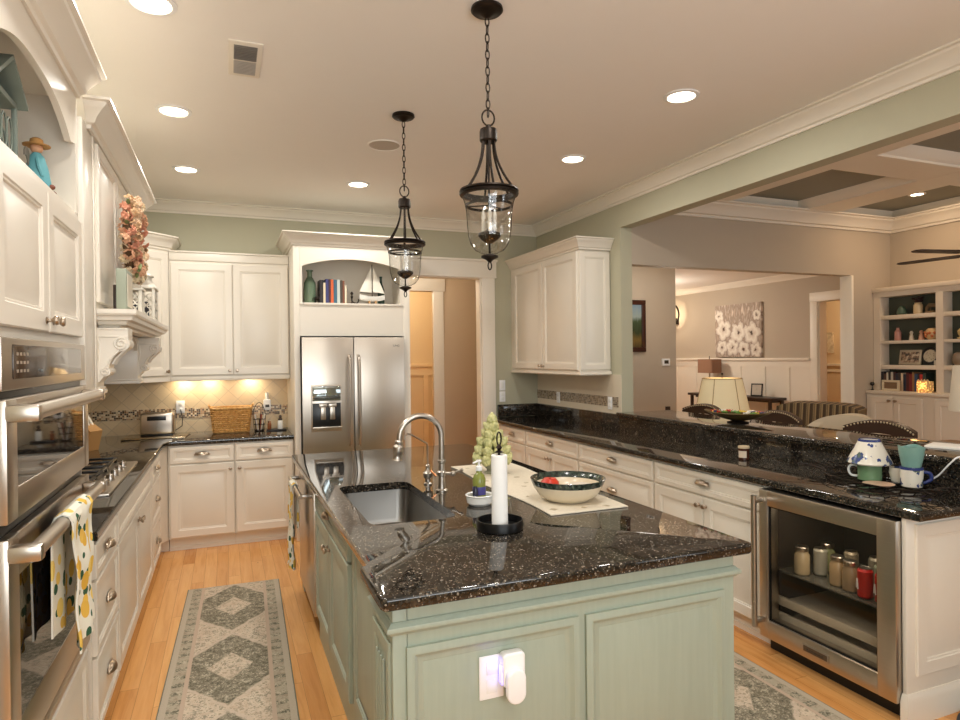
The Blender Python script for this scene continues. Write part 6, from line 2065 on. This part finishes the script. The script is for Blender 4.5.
t = thing('small_canvas', 'small pale canvas on the wall seen through the far doorway', 'painting', (8.299, 6.895, 1.745))
mb = MB(); mb.box(-.03, 0, -.105, .105, -.155, .150, .003); obj('canvas', mb, k.m, t)

# built-in shelves along the living-room right wall
SXF = 6.54
YS0, YS1 = 1.15, 4.865
t = thing('built_in_shelves', 'tall white built-in bookcase with grey backs over panelled cupboards', 'bookcase')
M_BACK = paint('green_grey_back', (74, 78, 66), .8)
M_SHELFW = paint('warm_white_shelf', (226, 212, 194), .45, var=.01)
mb = MB()
ups = [(4.79, YS1), (4.14, 4.21), (3.05, 3.12), (1.95, 2.02), (YS0, 1.22)]
for a, b in ups:
    mb.box(SXF, XB - .001, a, b, 1.19, 2.1849)
mb.box(SXF, XB - .001, YS0, YS1, 2.185, 2.26)
mb.box(SXF - .02, SXF - .0005, YS0, YS1, 2.238, 2.285, .004)
obj('frame', mb, M_SHELFW, t)
mb = MB(); mb.box(6.68, 6.70, YS0 + .05, YS1 - .06, 1.19, 2.19); obj('back_panel', mb, M_BACK, t)
for (b0, b1), (a0, a1) in zip(ups[1:], ups):
    for z0, z1 in ((1.943, 1.986), (1.685, 1.717), (1.416, 1.459)):
        mb = MB(); mb.box(SXF + .005, 6.679, b1, a0, z0, z1, .002); obj('shelf', mb, M_SHELFW, t)
mb = MB(); mb.sweep([(SXF - .02, YS1), (SXF - .02, YS0)][::-1][::-1], [(0, 0), (0, 0.001), (0, .002)]); mb.bm.free(); mb.bm = bmesh.new()
mb.box(6.405, XB - .001, YS0, YS1, 1.155, 1.189, .006); obj('counter_top', mb, M_SHELFW, t)
mb = MB(); mb.box(6.43, XB - .001, YS0, YS1, 0, 1.154); obj('base_unit', mb, M_SHELFW, t)
BM = Matrix.Translation((6.43, YS1, 0)) @ Matrix.Rotation(R(-90), 4, 'Z')
for i, (a, b, side) in enumerate([(.05, .300, 'r'), (.306, .60, 'l'), (.72, 1.20, 'r'), (1.206, 1.70, 'l'), (1.80, 2.2, 'r'), (2.206, 2.6, 'l')]):
    mb = MB(); mb.panel(a, b, .15, 1.125, -.02, .0195, .055, False)
    q = obj('door', mb, M_SHELFW, t); q.matrix_local = BM
    knob(q, b - .03 if side == 'r' else a + .03, -.02, 1.09)

SH = [1.9865, 1.7175, 1.4595, 1.1895]
def vase(nm, lb, cat, y, z, prof, rgb, x=6.612, rough=.35, n=20):
    tt = thing(nm, lb, cat, (x, y, z))
    m_ = MB(); m_.lathe(prof, n=n); obj('body', m_, paint('ornament_%d_%d_%d' % rgb, rgb, rough, var=.12), tt)
    return tt
vase('green_ornament', 'small green glazed frog-like ornament on the top shelf', 'ornament', 4.60, SH[0], [(.04, 0), (.05, .02), (.045, .05), (.03, .075), (.018, .095), (0, .10)], (70, 92, 78))
t = vase('flower_vase', 'cream vase of dark dried flowers on the top shelf', 'vase', 4.43, SH[0], [(.035, 0), (.042, .01), (.042, .09), (.030, .105), (.034, .115), (0, .115)], (206, 184, 146))
random.seed(5)
mb = MB()
for i in range(12):
    a = random.uniform(0, 2 * PI); r_ = random.uniform(.015, .05); zz = random.uniform(.12, .172)
    mb.tube([(0, 0, .11), (r_ * .5 * math.cos(a), r_ * .5 * math.sin(a), .14), (r_ * math.cos(a), r_ * math.sin(a), zz)], .0025, 5)
    mb.ball((r_ * math.cos(a), r_ * math.sin(a), zz), .016, .016, .012, 8, 5)
obj('dried_flower', mb, paint('dark_dried_petals', (54, 34, 34), .9, var=.2), t)
t = thing('fish_ornament', 'long brown driftwood fish ornament on the top shelf', 'ornament', (6.61, 4.285, SH[0]), R(90))
mb = MB(); mb.tube([(-.07, 0, .05), (-.03, 0, .075), (.03, 0, .08), (.055, 0, .055), (.06, 0, .02)], lambda u: .008 + .014 * math.sin(PI * min(1, u * 1.1)), 8); mb.box(-.02, .06, -.03, .03, 0, .02, .004); mb.cyl((.02, 0, .015), (.02, 0, .07), .004, 6); obj('body', mb, paint('driftwood', (120, 98, 72), .7), t)
vase('pink_bottle', 'tall pink bottle on the second shelf', 'bottle', 4.645, SH[1], [(.028, 0), (.032, .008), (.032, .09), (.016, .115), (.014, .135), (0, .135)], (196, 140, 128))
vase('white_figurine', 'small white figurine on the second shelf', 'figurine', 4.50, SH[1], [(.022, 0), (.024, .006), (.016, .05), (.012, .062), (.018, .078), (.010, .095), (0, .097)], (216, 204, 186))
vase('pink_figurine', 'small pink figurine on the second shelf', 'figurine', 4.40, SH[1], [(.024, 0), (.026, .006), (.018, .055), (.012, .066), (.018, .082), (.010, .098), (0, .10)], (206, 156, 132))
t = vase('shell_jar', 'round cream and orange flowered jar on the second shelf', 'jar', 4.29, SH[1], [(.03, 0), (.05, .015), (.062, .055), (.055, .095), (.035, .115), (0, .118)], (214, 180, 130))
mb = MB()
for i in range(8):
    a = R(110 + 20 * i); mb.ball((.058 * math.cos(a), .058 * math.sin(a), .055 + .02 * math.sin(i * 2.2)), .014, .014, .016, 8, 5)
obj('orange_flower', mb, paint('orange_flower', (196, 110, 62), .6), t)
t = thing('photo_frame', 'wide silver family photo frame on the third shelf', 'photo frame', (6.61, 4.52, SH[2] + .004), R(-90))
mb = MB(); mb.at((0, 0, 0), 0, R(-10)); mb.box(-.115, .115, -.008, .008, 0, .155, .002); obj('frame', mb, paint('silver_frame', (188, 174, 152), .35, .5), t)
k = NT('group_photo'); k.set(k.ramp(k.noise(k.coord(), 26., 3.), [(.38, lin(50, 40, 36)), (.5, lin(150, 120, 92)), (.62, lin(206, 190, 166))]), .3)
mb = MB(); mb.at((0, 0, 0), 0, R(-10)); mb.box(-.093, .093, -.010, -.0082, .022, .133); obj('photo', mb, k.m, t)
t = thing('display_plate', 'dark round clock-like plate with pale face on the third shelf', 'plate', (6.635, 4.325, SH[2] + .093), R(-90))
mb = MB(); mb.at((0, 0, 0), 0, R(78)); mb.lathe([(0, 0), (.088, 0), (.090, .010), (.070, .012), (.066, .008), (0, .008)], n=36); obj('rim_plate', mb, M_BLACK, t)
k = NT('speckled_face'); k.set(k.ramp(k.voro(k.coord(), 60.), [(.1, lin(120, 96, 70)), (.4, lin(206, 192, 166))]), .5)
mb = MB(); mb.at((0, 0, 0), 0, R(78)); mb.lathe([(0, .0085), (.064, .0085), (.064, .010), (0, .010)], n=32); obj('face', mb, k.m, t)
vase('white_votive', 'small white votive cup at the end of the third shelf', 'cup', 4.232, SH[2] + .0005, [(.014, 0), (.018, .004), (.018, .05), (.014, .05), (0, .01)], (216, 206, 190), 6.575)
bkc = [((40, 36, 40), 'black'), ((92, 62, 48), 'brown'), ((210, 200, 182), 'cream'), ((52, 44, 44), 'charcoal'), ((196, 186, 170), 'pale grey'), ((70, 40, 40), 'dark maroon'), ((44, 46, 60), 'slate'), ((58, 52, 50), 'grey-brown'), ((222, 198, 170), 'pale peach'), ((36, 44, 62), 'dark navy'), ((80, 30, 30), 'oxblood'), ((120, 40, 38), 'dark red'), ((150, 110, 70), 'tan'), ((50, 74, 108), 'denim blue'), ((40, 40, 46), 'near-black'), ((190, 50, 44), 'bright red'), ((44, 60, 58), 'dark teal')]
yy = 4.785
random.seed(6)
for i, (c, cn) in enumerate(bkc):
    w = random.uniform(.020, .032)
    h = random.uniform(.165, .205)
    tt = book('%s book standing on the lowest shelf beside the glowing lantern' % cn, 0, w, h, .13, 0, c, 'books on the lowest built-in shelf')
    tt.location = (6.546, yy - w / 2, SH[3]); tt.rotation_euler = (0, 0, R(-90))
    yy -= w + .0015
t = thing('photo_frame', 'small white wooden frame in front of the shelf books', 'photo frame', (6.50, 4.645, SH[3]), R(-90))
mb = MB(); mb.box(-.095, .095, -.012, .012, 0, .022, .002); mb.box(-.095, .095, -.012, .012, .090, .112, .002); mb.box(-.095, -.072, -.012, .012, .022, .09, .002); mb.box(.072, .095, -.012, .012, .022, .09, .002); obj('frame', mb, paint('distressed_frame', (214, 198, 170), .6), t)
mb = MB(); mb.box(-.073, .073, -.004, .008, .0215, .0905); obj('picture', mb, paint('brown_print', (128, 100, 74), .6, var=.3), t)
t = thing('trinket_stand', 'small dark ball finial on the cupboard top at the shelf corner', 'ornament', (6.475, 4.835, SH[3]))
mb = MB(); mb.lathe([(.016, 0), (.016, .006), (.005, .012), (.005, .05), (0, .05)], n=14); mb.ball((0, 0, .068), .022, n=14); obj('body', mb, M_BLACK, t)
t = thing('glow_lantern', 'glowing pierced cream lantern on the lowest built-in shelf', 'lantern', (6.488, 4.285, SH[3]))
k = NT('pierced_glow')
vv = k.voro(k.coord(), 55.0)
k.set(lin(230, 190, 130), .6)
k.b.inputs['Emission Color'].default_value = lin(255, 190, 96)
k.put(k.b.inputs['Emission Strength'], k.math('MULTIPLY', k.math('LESS_THAN', vv, .36), 2.2))
mb = MB(); mb.box(-.05, .05, -.055, .055, .0, .11, .006); obj('housing', mb, k.m, t)
mb = MB()
for y in (-.045, -.015, .015, .045):
    mb.lathe([(.012, .1105), (.014, .118), (.006, .128), (0, .134)], (-.03, y, 0), 10)
obj('roof_finial', mb, paint('lantern_cream', (226, 190, 140), .6), t)
light('lantern_glow', 'POINT', (6.42, 4.285, SH[3] + .07), .25, (1, .55, .22), .03)
t = vase('gold_shell', 'pale gold shell ornament on the second shelf of the next bay', 'ornament', 3.99, SH[1], [(.05, 0), (.06, .012), (.035, .022), (.05, .045), (.055, .075), (.035, .105), (0, .115)], (214, 188, 130))
vase('grey_ornament', 'round grey stoneware ornament on the third shelf of the next bay', 'ornament', 4.03, SH[2], [(.04, 0), (.058, .03), (.062, .075), (.05, .115), (.03, .13), (0, .13)], (140, 120, 98))
vase('cream_ornament', 'small cream ornament behind the white lampshade on the shelf', 'ornament', 3.90, SH[2], [(.03, 0), (.04, .02), (.04, .06), (.02, .085), (0, .09)], (206, 184, 150))

# white table lamp at the right edge and the wooden table it stands on
t = thing('sofa_table', 'light wooden table behind the bar under the white lamp', 'table', (4.68, 2.66, 0))
mb = MB(); mb.box(-.22, .22, -.40, .40, .925, .955, .006); obj('tabletop', mb, paint('honey_table', (166, 120, 74), .35), t)
for x in (-.18, .18):
    for y in (-.35, .35):
        mb = MB(); mb.box(x - .02, x + .02, y - .02, y + .02, 0, .925); obj('leg', mb, paint('honey_table', (166, 120, 74), .35), t)
t = thing('table_lamp', 'white drum-shaded table lamp with glass ball base at the right edge', 'table lamp', (4.68, 2.66, .9555))
mb = MB(); mb.lathe([(.228, .245), (.230, .242), (.232, .245), (.205, .545), (.203, .548), (.201, .545), (.228, .245)], n=36, cap=False); obj('lamp_shade', mb, paint('white_linen_shade', (226, 212, 190), .9), t)
mb = MB(); mb.lathe([(.06, .0), (.06, .012), (.02, .02), (.02, .03), (.07, .06), (.085, .105), (.07, .15), (.02, .18), (.012, .20), (.010, .33), (0, .33)], n=24); obj('base', mb, paint('smoky_glass_base', (150, 138, 122), .1, spec=.8), t)

# ceiling fan
FXc, FYc, FZ = 5.80, 3.30, 2.40
t = thing('ceiling_fan', 'dark bladed ceiling fan under the coffered ceiling at the right edge', 'ceiling fan', (FXc, FYc, 0))
mb = MB(); mb.lathe([(.07, FZ - .07), (.11, FZ - .05), (.12, FZ), (.10, FZ + .06), (.04, FZ + .09), (0, FZ + .09)], n=28); obj('motor', mb, M_IRON, t)
mb = MB(); mb.cyl((0, 0, FZ + .09), (0, 0, 3.10), .014, 10); mb.lathe([(.02, 3.06), (.075, 3.10), (.075, 3.119), (0, 3.119)], n=24)
obj('downrod', mb, M_IRON, t)
for i in range(5):
    a = R(24 + 72 * i)
    mb = MB()
    mb.M = Matrix.Rotation(a, 4, 'Z') @ Matrix.Translation((0, 0, FZ)) @ Matrix.Rotation(R(5), 4, 'X')
    mb.prism([(.14, -.035), (.30, -.048), (.68, -.045), (.72, -.02), (.72, .02), (.68, .045), (.30, .048), (.14, .035)], -.004, .004)
    mb.box(.08, .20, -.02, .02, -.008, .008)
    obj('blade', mb, M_DARKWOOD, t)
# recessed lights in the coffers, then unseen fill lamps
for x, y, lb in ((6.22, 4.17, 'lit recessed light in the coffer nearest the bookcase corner'), (5.86, 4.42, 'dim recessed light beside the lit one in the corner coffer')):
    t = thing('recessed_light', lb, 'ceiling light', (x, y, 3.12))
    mb = MB(); mb.lathe([(.075, -.0005), (.075, -.005), (.055, -.008), (.052, -.003), (.052, -.0005)], n=28, cap=False); obj('trim_ring', mb, M_CEIL, t)
    on = y < 4.3
    mb = MB(); mb.lathe([(.0515, -.001), (.0515, -.003), (0, -.003)], n=28); obj('lens', mb, M_LENS if on else paint('unlit_lens', (170, 164, 150), .5), t)
    if on:
        light('recessed_or_fill_lamp', 'AREA', (x, y, 3.12 - .010), 8.0, (1, .72, .46), .10)
for x, y in ((4.9, 1.2), (6.2, 1.0), (4.9, 2.8)):  # fill lamps with no fixture, added to brighten the living room
    light('recessed_or_fill_lamp', 'AREA', (x, y, 3.11), 1.8, (1, .74, .50), .10)
# lamps of the rooms beyond, and an added fill for the entry
light('hall_lamp', 'POINT', (2.0, 7.2, 2.75), 15, (1, .88, .72), .10)
light('powder_lamp', 'POINT', (2.1, 8.7, 2.6), 26, (1, .86, .64), .10)
light('dining_lamp', 'POINT', (5.4, 7.6, 2.3), 44, (1, .90, .76), .15)
light('entry_fill', 'POINT', (4.3, 5.5, 2.35), 9, (1, .92, .80), .12)  # no such lamp in the entry; added to brighten its wall
light('study_lamp', 'POINT', (7.6, 6.0, 2.3), 18, (1, .76, .48), .10)
